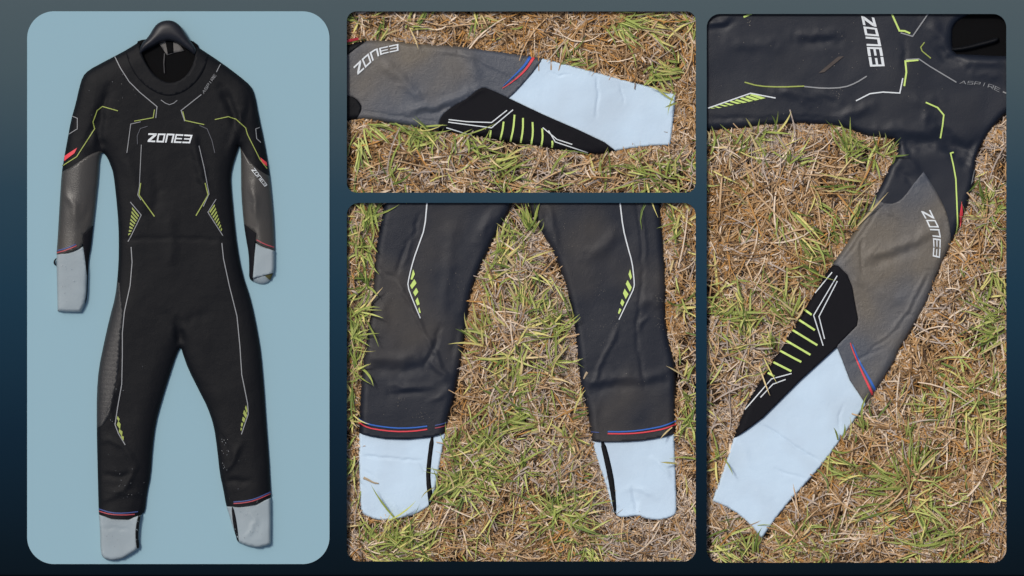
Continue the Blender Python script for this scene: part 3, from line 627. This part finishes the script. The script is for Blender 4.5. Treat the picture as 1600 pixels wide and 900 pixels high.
LIN4 = Piece([chaikin(pc4((70, 628), (110, 640), (180, 690), (232, 752), (247, 779), (236, 782), (196, 745), (140, 698), (88, 664)), 1)], ZB + 5, ZB, 1.5, 3, [], .1, 6)
panel('cuff_lining', LIN4, [LIN4.loops[0]], [], M_olive, sl4, 0, 3)
lettering('chest_logo', W4, 'ZONE3', [(1345.8, 24.5), (1352.5, 57), (1356, 82), (1360, 105.3)], [(1366, 27.5), (1374, 58), (1379, 82), (1382.5, 103.8)], M_white, tp, 1.05)
lettering('sleeve_logo', W4, 'ZONE3', [(1438.8, 329.5), (1447, 344), (1452.5, 357), (1457.5, 369), (1458.5, 384), (1457.3, 402)], [(1454.3, 328), (1461, 342), (1467.5, 354.5), (1470.5, 370), (1470, 388), (1469, 404)], M_white, sl4, .85)
lettering('shoulder_lettering', W4, 'ASPIRe', [(1499.5, 130.6), (1520, 132), (1538, 134.8), (1550, 138.4), (1563, 144.6)], [(1502, 126), (1522, 126.8), (1541, 129.6), (1553, 133), (1564.5, 138.8)], M_grey, tp, 1.0)
line('stripe', W4, pc4((610, -5), (635, 60), (670, 120), (704, 183)), 3.6, M_blue, sl4, 1, (.35, 1.1))
line('stripe', W4, np.vstack([pb4((752, 822)), pc4((605, 5), (640, 90), (692, 198))]), 3.4, M_red, sl4, 1, (.35, 1.1))
for q, w_ in ((pb4((522, 655), (557, 681)), 3.2), (pb4((495, 707), (573, 758)), 3.2), (pb4((462, 758), (586, 834)), 3.2), (pb4((430, 811), (551, 882)), 3.2), (pb4((400, 862), (470, 900), (505, 918)), 3.2), (pc4((293, 67), (364, 103)), 3.2), (pc4((270, 109), (296, 124)), 3.2)):
    line('lime_bar', W4, q, w_, M_lime, sl4)
for q in (pb4((685, 485), (567, 684), (615, 836)), pb4((686, 512), (594, 690), (622, 802)), pb4((660, 467), (575, 572)), pc4((365, 112), (284, 134), (178, 257)), pc4((341, 136), (290, 155), (240, 208))):
    line('chevron_line', W4, q, 1.6, M_white, sl4)
for q, ww, m, sm in ((((220, 380), (290, 400), (400, 405), (520, 400)), 2.0, M_limd, 1), (((520, 402), (620, 412), (720, 407), (780, 384), (834, 350)), 2.0, M_grey, 1), (((36, 511), (250, 436), (376, 460)), 1.9, M_white, 0),
                     (((1022, 400), (1033, 330), (1028, 275), (1094, 269)), 2.8, M_lime, 0), (((1030, 267), (1095, 263), (1150, 300), (1285, 381)), 1.8, M_grey, 0), (((780, 474), (850, 438), (915, 430), (1000, 435), (1015, 360)), 1.9, M_white, 0),
                     (((945, 0), (960, 38), (998, 122), (1024, 123), (1052, 135)), 2.8, M_lime, 0), (((1160, 0), (1140, 40), (1064, 150), (1004, 132)), 2.0, M_grey, 0), (((1124, 180), (1105, 205), (1112, 224), (1156, 260)), 1.7, M_limd, 0),
                     (((1130, 482), (1190, 508), (1221, 545), (1215, 600), (1205, 662)), 2.3, M_lime, 0), (((215, 53), (256, 36)), 3, M_lime, 0), (((1518, 428), (1545, 440)), 2, M_grey, 0)):
    line('piping', W4, pa4(*q), ww, m, tp, sm)
line('piping', W4, np.vstack([pa4((1272, 732), (1256, 737), (1270, 800)), pb4((1282, 0), (1287, 120), (1291, 230), (1285, 275))]), 2.2, M_lime, sl4, 0)
line('piping', W4, np.vstack([pa4((1377, 820), (1366, 870)), pb4((1362, 20), (1372, 5))]), 1.6, M_grey, sl4, 0)
print_on('flash', W4, [quad_grid(pb4((1311, 110), (1319, 175), (1305, 243), (1301, 180)))], M_red, sl4)
print_on('brown_patch', W4, [quad_grid(pa4((690, 252), (719, 250), (620, 330), (592, 334)), 6)], M_brown, tp)  # slanted brown patch laid on the chest
tops = [(259, 437, 326, 460), (235, 447, 296, 467), (208, 456, 264, 474), (181, 466, 234, 481), (154, 473, 203, 486), (127, 483, 168, 494), (101, 491, 139, 500), (73, 500, 106, 508), (52, 507, 73, 511)]
for k, (xa, ya, xb, yb) in enumerate(tops):
    h = 11 - k
    print_on('hatch_bar', W4, [quad_grid(pa4((xa, ya), (xb, yb), (xb - 24 + k, yb + h * .55), (xa - 14 + k, ya + h * .75)))], M_lime, tp)

# ------------------------------------------------------------------ lawn: dead straw thatch and green blades
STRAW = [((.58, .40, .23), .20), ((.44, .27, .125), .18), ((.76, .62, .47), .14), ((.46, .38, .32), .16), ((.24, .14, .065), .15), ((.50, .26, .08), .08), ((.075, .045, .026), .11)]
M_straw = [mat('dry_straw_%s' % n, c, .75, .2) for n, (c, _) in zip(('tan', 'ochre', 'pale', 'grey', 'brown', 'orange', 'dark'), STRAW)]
M_green = [mat('grass_%s' % n, c, .55, .3) for n, c in (('mid', (.30, .36, .085)), ('light', (.50, .54, .17)), ('deep', (.13, .19, .04)), ('yellow', (.64, .58, .2)), ('straw', (.64, .51, .26)))]
for m in M_green:
    m.node_tree.nodes['Principled BSDF'].inputs['Subsurface Weight'].default_value = 0

def blades(name, base, ang, length, width, z0, z1, bend, m, mi, seg=4, droop=None, roll=None, tip=.25, kink=None):
    """curved tapering ribbons; base (n,2), z0 at the root, z1 at the tip"""
    n = len(base); t = np.linspace(0, 1, seg + 1)
    a = ang[:, None] + bend[:, None] * (t[None] - .3)
    if kink is not None: a = a + np.where(t[None] > .55, kink[:, None], 0)
    step = (length / seg)[:, None]
    dx, dy = np.cos(a) * step, np.sin(a) * step
    x = base[:, :1] + np.concatenate([np.zeros((n, 1)), np.cumsum(dx[:, :-1], 1)], 1)
    y = base[:, 1:] + np.concatenate([np.zeros((n, 1)), np.cumsum(dy[:, :-1], 1)], 1)
    zz = z0[:, None] + (z1 - z0)[:, None] * t[None]
    if droop is not None: zz = zz + droop[:, None] * (4 * t * (1 - t))[None]
    wd = width[:, None] * np.where(t < .6, 1, 1 - (t - .6) / .4 * (1 - tip))[None] * (.75 + .25 * np.minimum(1, t * 4))[None]
    nx, ny = -np.sin(a), np.cos(a)
    if roll is None: roll = np.zeros(n)
    cr, sr = np.cos(roll)[:, None], np.sin(roll)[:, None]
    L = np.stack([x + nx * wd / 2 * cr, y + ny * wd / 2 * cr, zz + wd / 2 * sr], 2)
    R = np.stack([x - nx * wd / 2 * cr, y - ny * wd / 2 * cr, zz - wd / 2 * sr], 2)
    # a raised midrib gives every blade a folded section
    Mi = np.stack([x, y, zz - wd * .22], 2)
    V = np.stack([L, Mi, R], 2).reshape(-1, 3)                      # n, seg+1, 3
    k = (seg + 1) * 3
    q = []
    for i in range(seg):
        for j in (0, 1):
            q.append([i * 3 + j, i * 3 + j + 1, (i + 1) * 3 + j + 1, (i + 1) * 3 + j])
    q = np.array(q)
    F = (np.arange(n) * k)[:, None, None] + q[None]
    F = F.reshape(-1, 4)
    me = bpy.data.meshes.new(name)
    wv = to_w(V).astype(np.float32)
    me.vertices.add(len(wv)); me.vertices.foreach_set('co', wv.ravel())
    me.loops.add(F.size); me.loops.foreach_set('vertex_index', F.ravel().astype(np.int32))
    me.polygons.add(len(F)); me.polygons.foreach_set('loop_start', np.arange(0, F.size, 4, dtype=np.int32))
    for mm in m: me.materials.append(mm)
    me.polygons.foreach_set('material_index', np.repeat(mi, seg * 2).astype(np.int32))
    me.polygons.foreach_set('use_smooth', np.ones(len(F), bool))
    me.update(calc_edges=True); me.validate()
    o = bpy.data.objects.new(name, me); col.objects.link(o)
    return o

def straw(win, suits, dens, label, warm, fac=1.0):
    x0, y0, x1, y1 = win; mg = 12
    n = int((x1 - x0 + 2 * mg) * (y1 - y0 + 2 * mg) * dens)
    c = np.stack([rng.uniform(x0 - mg, x1 + mg, n), rng.uniform(y0 - mg, y1 + mg, n)], 1)
    for s in suits:
        i = inside(c, s); d = segdist(c, s); c = c[~(i & (d > 20))]
    # thin places where the soil shows between the mats
    thin = vnoise(c[:, 0], c[:, 1], 16, 61) + .8 * vnoise(c[:, 0], c[:, 1], 48, 62)
    c = c[rng.random(len(c)) < np.clip(1.05 + 1.5 * thin, .22, 1)]
    n = len(c); ins = np.zeros(n, bool); near = np.zeros(n, bool)
    for s in suits: ins |= inside(c, s); near |= segdist(c, s) < 26
    long = rng.random(n) < .07
    length = np.clip(rng.lognormal(3.12, .45, n), 9, 65) * fac
    length = np.where(long, rng.uniform(45, 105, n) * fac, length)
    length = np.where(near, np.minimum(length, 38), length)
    ang = vnoise(c[:, 0], c[:, 1], 55, 5) * 8 + rng.normal(0, 1.1, n) + np.where(rng.random(n) < .5, 0, math.pi)
    bend = rng.normal(0, 1.15, n) * np.where(long, .6, 1); kink = np.where(rng.random(n) < .3, rng.normal(0, .9, n), 0) * ~long
    width = np.clip(rng.normal(1.65, .65, n), .7, 3.6) * fac
    width = np.where(long, rng.uniform(1.3, 2.6, n) * fac, width)
    lay = rng.random(n) ** .8
    clump = vnoise(c[:, 0], c[:, 1], 30, 17) * 17 + vnoise(c[:, 0], c[:, 1], 12, 18) * 13
    zc = np.clip(4 + lay * 15 + clump + long * 5, 1.5, 27)
    zc = np.where(ins, np.minimum(zc, 8), zc); zc = np.where(near & ~ins, np.minimum(zc, 15), zc)
    tilt = rng.normal(0, 4.5, n) * np.where(near, .4, 1)
    z0 = np.clip(zc - tilt, .8, 28); z1 = np.clip(zc + tilt, .8, 28)
    base = c - np.stack([np.cos(ang), np.sin(ang)], 1) * length[:, None] * .5
    e1 = c * 2 - base
    ext = np.maximum.reduce([x0 - np.minimum(base[:, 0], e1[:, 0]), np.maximum(base[:, 0], e1[:, 0]) - x1, y0 - np.minimum(base[:, 1], e1[:, 1]), np.maximum(base[:, 1], e1[:, 1]) - y1])
    z0 = np.where(ext > -6, np.minimum(z0, 19), z0); z1 = np.where(ext > -6, np.minimum(z1, 19), z1)
    kp = ext < 16
    c, base, ang, length, width, z0, z1, bend, kink, near, long, zc = [q[kp] for q in (c, base, ang, length, width, z0, z1, bend, kink, near, long, zc)]; n = len(c)
    p = np.array([q for _, q in STRAW])
    tone = vnoise(c[:, 0], c[:, 1], 80, 23) * 1.8 + warm
    w_ = p[None] * np.exp(tone[:, None] * np.array([.3, .9, -.3, -1.3, .4, 1.6, 0])[None])
    w_ /= w_.sum(1, keepdims=True)
    mi = (rng.random(n)[:, None] > np.cumsum(w_, 1)).sum(1).clip(0, 6)
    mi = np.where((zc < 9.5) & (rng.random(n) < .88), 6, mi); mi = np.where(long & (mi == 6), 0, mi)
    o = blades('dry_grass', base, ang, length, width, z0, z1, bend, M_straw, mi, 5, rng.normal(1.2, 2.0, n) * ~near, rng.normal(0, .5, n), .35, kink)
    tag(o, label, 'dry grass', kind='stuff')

def green(win, suits, tufts, scatter, label, seed):
    """tufts: (x, y, blades, reach, direction or None, spread, yellowness)"""
    r = np.random.default_rng(seed); B, A, Ln, Z0, Z1, Wd, Bd, Mi, Dr = [], [], [], [], [], [], [], [], []
    def add(x, y, a, l, wd, zt, yel, dr):
        B.append((x, y)); A.append(a); Ln.append(l); Wd.append(wd); Z0.append(14 + r.random() * 6); Z1.append(zt); Bd.append(r.normal(0, .55)); Dr.append(dr)
        u = r.random()
        Mi.append(3 if u < yel * .45 else 4 if u < yel * .7 else 1 if u < .25 + yel * .5 else 2 if u > .85 else 0)
    for (x, y, n, reach, d, sp, yel) in tufts:
        for _ in range(int(n * 1.5)):
            a = r.uniform(0, 2 * math.pi) if d is None else math.radians(-d) + r.normal(0, sp)
            l = reach * r.uniform(.45, 1.1)
            add(x + r.normal(0, reach * .16), y + r.normal(0, reach * .16), a, l, np.clip(r.normal(3.6, .8), 2, 5.5), r.uniform(22, 41), yel, r.uniform(0, 5))
    x0, y0, x1, y1 = win
    for (xa, ya, xb, yb, n, reach, yel) in scatter:
        for _ in range(int(n * .7)):
            add(r.uniform(xa, xb), r.uniform(ya, yb), r.uniform(0, 2 * math.pi), reach * r.uniform(.4, 1.1), np.clip(r.normal(3.0, .7), 1.6, 4.5), r.uniform(18, 34), yel, r.uniform(0, 4))
    B = np.array(B); n = len(B); A = np.array(A); Ln = np.array(Ln); Z0 = np.array(Z0); Z1 = np.array(Z1); Dr = np.array(Dr)
    Wd = np.array(Wd); Bd = np.array(Bd); Mi = np.array(Mi)
    Ln = np.where(r.random(n) < .25, Ln * 1.45, Ln)
    Wd = Wd * .74
    tip = B + np.stack([np.cos(A), np.sin(A)], 1) * Ln[:, None]
    keep = np.ones(n, bool)
    for s in suits:
        bi, db, ti, dt = inside(B, s), segdist(B, s), inside(tip, s), segdist(tip, s)
        keep &= ~(bi & (db > 5))
        over = ti & (dt > 4); keep &= ~(ti & (dt > 26)) & ~(over & (r.random(n) < .7))
        Z1 = np.where(over, 39 + r.random(n) * 4, Z1); Z0 = np.where(over, 22, Z0)
    edge = np.minimum.reduce([tip[:, 0] - x0, x1 - tip[:, 0], tip[:, 1] - y0, y1 - tip[:, 1]])
    Z1 = np.where(edge < 22, np.minimum(Z1, 27), Z1)
    Dr = np.where((Z1 + Dr > 41) | (edge < 40), np.minimum(Dr, 1), Dr)
    B, A, Ln, Z0, Z1, Wd, Bd, Mi, Dr = [q[keep] for q in (B, A, Ln, Z0, Z1, Wd, Bd, Mi, Dr)]; n = len(B)
    o = blades('green_grass', B, A, Ln, Wd, Z0, Z1, Bd, M_green, Mi, 5, Dr, r.normal(0, .5, n), .08)
    tag(o, label, 'grass', kind='stuff')

straw(WIN2, [S2], .19, 'dry brown thatch of dead grass around the sideways sleeve', .1, 1.05)
straw(WIN3, [S3L, S3R], .21, 'dry tan thatch of dead grass around the two wetsuit legs', -.05, .92)
S4C = S4
straw(WIN4, [S4C], .19, 'dry brown thatch of dead grass around the outstretched arm', .05, 1.1)
green(WIN2, [S2], [(958, 40, 16, 60, -10, .5, .35), (955, 22, 8, 50, -30, .4, .3), (1010, 45, 8, 55, 10, .6, .5), (748, 18, 5, 40, -80, .3, .5), (594, 62, 5, 34, 75, .3, .4), (884, 92, 8, 32, 50, .6, .2), (928, 102, 6, 36, 200, .5, .4),
             (1060, 110, 12, 44, 165, .5, .4), (1050, 150, 8, 44, 150, .6, .5), (1012, 128, 5, 40, 45, .5, .4), (1085, 75, 6, 44, 100, .4, .5), (558, 225, 6, 54, -80, .35, .25), (575, 195, 8, 40, -30, .6, .2), (610, 192, 10, 44, -20, .5, .2), (645, 198, 12, 46, -20, .6, .15),
             (640, 235, 8, 50, 60, .5, .3), (680, 215, 10, 46, 200, .8, .2), (706, 222, 5, 60, -95, .2, .2), (724, 215, 10, 48, -30, .8, .15), (752, 240, 10, 50, 10, .9, .35), (775, 258, 10, 60, 20, .8, .4), (790, 290, 6, 40, 0, 2, .3), (830, 292, 8, 40, None, 0, .2),
             (870, 280, 6, 44, 40, .8, .5), (940, 272, 6, 44, 100, 1, .6), (1000, 268, 16, 58, None, 0, .4), (1030, 285, 14, 60, None, 0, .45), (1068, 270, 12, 60, None, 0, .5), (615, 285, 6, 50, 70, .5, .4), (1075, 40, 9, 60, 150, .7, .7), (640, 45, 5, 40, 30, .8, .5), (560, 32, 6, 36, None, 0, .4)],
      [(542, 18, 1087, 80, 40, 36, .6), (542, 200, 1087, 301, 90, 40, .5)], 'green and yellowing blades sprouting around the sideways sleeve', 3)
green(WIN3, [S3L, S3R], [(572, 345, 26, 44, None, 0, .25), (565, 390, 26, 46, None, 0, .25), (580, 330, 16, 40, None, 0, .4), (572, 445, 18, 44, None, 0, .35), (558, 490, 26, 46, 20, 1, .15), (550, 530, 28, 46, 10, .9, .12), (555, 570, 24, 46, 20, 1, .15), (548, 610, 10, 34, None, 0, .3), (548, 650, 9, 34, None, 0, .3), (548, 725, 8, 34, None, 0, .2),
             (828, 358, 22, 38, 80, .8, .12), (812, 370, 10, 40, 200, .7, .25), (785, 395, 14, 48, 90, .7, .45), (812, 425, 18, 56, None, 0, .55), (775, 430, 10, 40, None, 0, .6), (826, 490, 22, 58, 110, .6, .3), (812, 520, 16, 56, 40, .9, .4), (862, 512, 26, 48, 70, .9, .35), (890, 500, 12, 50, 45, .7, .6), (868, 560, 14, 50, 20, .9, .4), (770, 510, 14, 52, 100, .6, .35), (752, 530, 10, 44, 120, .7, .5),
             (795, 560, 14, 52, None, 0, .45), (790, 620, 12, 50, None, 0, .4), (850, 585, 12, 56, None, 0, .55), (800, 600, 12, 50, 60, 1, .5), (825, 650, 16, 56, 170, .8, .3), (850, 668, 14, 46, 150, .9, .3), (760, 690, 26, 46, None, 0, .25), (738, 715, 28, 48, None, 0, .2), (705, 700, 12, 44, 100, .8, .3), (720, 755, 28, 48, None, 0, .2), (692, 775, 22, 44, 60, .8, .15), (760, 740, 14, 44, None, 0, .3),
             (806, 745, 14, 54, 140, .9, .3), (815, 735, 8, 40, None, 0, .3), (868, 790, 18, 48, None, 0, .25), (890, 810, 20, 52, 10, 1.2, .2), (860, 805, 12, 44, 170, .8, .25), (900, 840, 12, 46, None, 0, .3), (925, 850, 12, 46, -80, .8, .3), (600, 862, 26, 54, 60, .9, .2), (640, 862, 26, 54, 100, .9, .2), (615, 835, 12, 56, 60, .5, .5), (670, 870, 12, 50, None, 0, .4), (570, 855, 10, 44, 30, .8, .35),
             (1075, 660, 14, 40, None, 0, .25), (1080, 620, 9, 38, None, 0, .3), (1062, 345, 14, 40, None, 0, .8), (1070, 475, 9, 34, None, 0, .6), (1072, 590, 6, 32, None, 0, .5), (905, 640, 7, 40, 30, .9, .7), (690, 840, 6, 44, None, 0, .6), (890, 690, 8, 40, None, 0, .6)],
      [(542, 317, 600, 877, 90, 38, .4), (730, 400, 900, 877, 170, 44, .6), (1045, 317, 1087, 877, 60, 36, .75), (660, 680, 930, 877, 160, 44, .45)], 'green tufts growing between and beside the two wetsuit legs', 4)
green(WIN4, [S4C], [(1152, 218, 5, 54, 120, .3, .3), (1148, 235, 10, 44, 60, .8, .4), (1185, 215, 10, 44, 50, .8, .3), (1205, 205, 5, 34, 100, .5, .4), (1325, 230, 4, 46, 125, .2, .15), (1340, 235, 4, 60, 100, .12, .15), (1330, 245, 9, 48, 60, .9, .2), (1345, 228, 8, 40, 170, .7, .2), (1372, 240, 12, 44, None, 0, .4), (1375, 225, 4, 30, 90, .3, .3), (1390, 245, 6, 34, 60, .4, .5),
             (1202, 262, 6, 44, 115, .3, .3), (1228, 262, 9, 46, 55, .5, .3), (1110, 225, 6, 40, 60, .9, .5), (1350, 290, 6, 52, 190, .3, .3), (1228, 340, 5, 50, 260, .3, .4), (1180, 318, 7, 50, 150, .5, .5), (1330, 350, 10, 52, 65, .35, .25), (1310, 375, 8, 46, 130, .4, .25), (1250, 322, 4, 70, -40, .15, .3), (1245, 372, 4, 70, -40, .15, .4), (1290, 410, 9, 60, 140, .35, .3), (1240, 412, 7, 60, -15, .3, .3), (1285, 440, 6, 40, 170, .3, .3),
             (1165, 500, 16, 56, 140, .5, .25), (1120, 500, 12, 48, 20, .8, .25), (1170, 520, 14, 60, 100, .7, .35), (1140, 540, 12, 54, 50, .7, .25), (1220, 500, 10, 56, 120, .3, .4), (1240, 490, 14, 50, 110, .7, .45), (1205, 545, 6, 40, 90, .6, .5), (1130, 460, 6, 46, None, 0, .6), (1542, 318, 20, 38, None, 0, .2), (1550, 335, 12, 36, None, 0, .35),
             (1568, 500, 18, 56, 160, .8, .15), (1560, 520, 16, 52, 190, .9, .2), (1572, 470, 10, 50, 100, .4, .35), (1530, 470, 7, 44, 80, .5, .5), (1470, 570, 6, 56, -30, .3, .4), (1500, 620, 20, 60, None, 0, .3), (1520, 650, 18, 54, -40, 1, .3), (1475, 640, 9, 50, 170, .6, .4), (1535, 680, 10, 54, 20, .8, .35), (1550, 630, 9, 52, 60, .8, .4), (1435, 650, 8, 36, 80, .6, .3), (1560, 580, 9, 46, None, 0, .5),
             (1405, 760, 26, 62, 160, .5, .15), (1400, 790, 22, 66, 190, .5, .15), (1430, 740, 18, 60, 60, .9, .2), (1430, 790, 18, 62, -20, .7, .25), (1440, 850, 20, 58, None, 0, .2), (1415, 690, 7, 46, 90, .4, .3), (1350, 672, 8, 38, 120, .5, .2), (1318, 690, 6, 40, 90, .3, .6), (1345, 750, 8, 44, 150, .5, .3), (1290, 715, 7, 46, -30, .4, .4), (1300, 750, 5, 40, 60, .6, .4), (1250, 840, 14, 46, None, 0, .3), (1225, 835, 6, 60, -55, .2, .25), (1172, 862, 9, 40, 95, .4, .25), (1290, 862, 14, 50, None, 0, .35), (1120, 720, 6, 40, None, 0, .4), (1115, 850, 8, 50, 20, .8, .4), (1540, 780, 10, 48, None, 0, .5), (1490, 830, 10, 56, None, 0, .5), (1500, 870, 12, 48, None, 0, .3), (1350, 820, 8, 50, 0, .7, .4)],
      [(1104, 220, 1300, 420, 45, 44, .75), (1104, 440, 1240, 640, 70, 46, .5), (1350, 620, 1572, 879, 110, 48, .5), (1104, 800, 1340, 879, 50, 44, .5), (1500, 260, 1572, 560, 50, 40, .6)], 'green tufts growing beside and below the outstretched arm', 5)

# ------------------------------------------------------------------ small things: water drops, lint, husks
def domes(name, piece, pts, rad, m, parent, prof=None):
    V, F = [], []
    for (x, y), r_ in zip(pts, rad):
        z = 0; b = len(V)
        for (rr, h) in ((1, 0), (.75, .55)):
            for k in range(6):
                a = k * math.pi / 3; V.append((x + rr * r_ * math.cos(a), y + rr * r_ * math.sin(a), h * r_))
        V.append((x, y, r_ * .8))
        for k in range(6):
            k2 = (k + 1) % 6
            F += [(b + k, b + 6 + k, b + 6 + k2, b + k2), (b + 6 + k, b + 12, b + 6 + k2)]
    V = np.array(V); V[:, 2] += np.repeat(piece.H(np.asarray(pts, float), prof), 13) + .5
    o = mesh(name, V, F, m, parent); o['kind'] = 'stuff'
    return o
r = np.random.default_rng(12)
def scat(poly, n, clus=None):
    poly = np.asarray(poly, float); out = []
    while len(out) < n:
        if clus is not None and r.random() < .7:
            c = clus[r.integers(len(clus))]; p = np.array(c[:2]) + r.normal(0, c[2], 2)
        else: p = r.uniform(poly.min(0), poly.max(0))
        if inside(p[None], poly)[0]: out.append(p)
    return np.array(out)
p = scat([(155, 560), (230, 560), (232, 780), (158, 780)], 30, [(175, 740, 14), (170, 650, 12), (185, 600, 12), (200, 765, 10)])
domes('water_drops', W1, p, r.uniform(.35, .8, len(p)), M_drop, leg1)
p = scat([(345, 680), (405, 640), (410, 800), (352, 780)], 24, [(348, 730, 5), (352, 700, 6)])
domes('water_drops', W1, p, r.uniform(.35, .8, len(p)), M_drop, leg2)
p = scat([(95, 405), (125, 400), (125, 480), (95, 480)], 16, [(98, 415, 4), (98, 450, 5)])
domes('water_drops', W1, p, r.uniform(.4, .9, len(p)), M_drop, sl1)
p = scat([(162, 820), (205, 820), (205, 866), (164, 866)], 20, [(178, 840, 8)])
domes('water_drops', W1, p, r.uniform(.4, .9, len(p)), M_drop, leg1, (3.5, 8))
p = scat([(376, 795), (420, 790), (420, 840), (378, 840)], 20, [(398, 830, 6), (385, 798, 5)])
domes('water_drops', W1, p, r.uniform(.4, .9, len(p)), M_drop, leg2)
p = scat([(130, 120), (215, 110), (215, 190), (125, 190)], 12)
domes('water_drops', W1, p, r.uniform(.3, .6, len(p)), M_drop, torso)
p = scat(S3L[(S3L[:, 1] > 330)], 90, [(720, 440, 8), (715, 450, 10), (660, 650, 6), (622, 625, 4), (595, 470, 10)]); p = p[(p[:, 1] > 322) & (p[:, 1] < 655)]
domes('lint_specks', W3L, p, r.uniform(.25, .5, len(p)), M_spk, l3)
p = scat(S3R[(S3R[:, 1] > 330)], 130, [(935, 455, 6), (930, 520, 14), (960, 510, 12), (890, 370, 12), (1030, 465, 5), (1030, 505, 6)]); p = p[(p[:, 1] > 322) & (p[:, 1] < 655)]
domes('lint_specks', W3R, p, r.uniform(.25, .5, len(p)), M_spk, r3)
p = scat([(1110, 30), (1480, 30), (1480, 185), (1110, 185)], 60, [(1170, 36, 4), (1290, 90, 30), (1310, 145, 4)]); p = p[~inside(p, NK4)]
domes('lint_specks', W4, p, r.uniform(.3, .7, len(p)), M_spk, tp)
M_husk = mat('dry_husk', (.42, .33, .22), .75, .2)
def husk(pl, wd, label, P, lift=1.5, prof=None):
    V, Q = rib2d(chaikin(pl, 1, False), wd, taper=(1, .45)); n = len(V) // 2
    top = np.column_stack([V, P.H(V, prof) + lift]); mid = (top[:n] + top[n:]) / 2; mid[:, 2] += wd * .35
    co = np.vstack([top[:n], mid, top[n:]]); F = []
    for i in range(n - 1): F += [(i, i + 1, n + i + 1, n + i), (n + i, n + i + 1, 2 * n + i + 1, 2 * n + i)]
    o = mesh('dry_husk', co, fix_up(co, F), M_husk); tag(o, label, 'dry husk')
husk(cb((106, 440), (125, 448), (150, 462), (172, 465)), 4.2, 'dry tan husk lying on the left pale ankle cuff', W3L, prof=(2.5, 6))
husk(ca((1088, 762), (1080, 775), (1072, 792)), 4.0, 'small brown husk on the right charcoal leg near its inner edge', W3R)
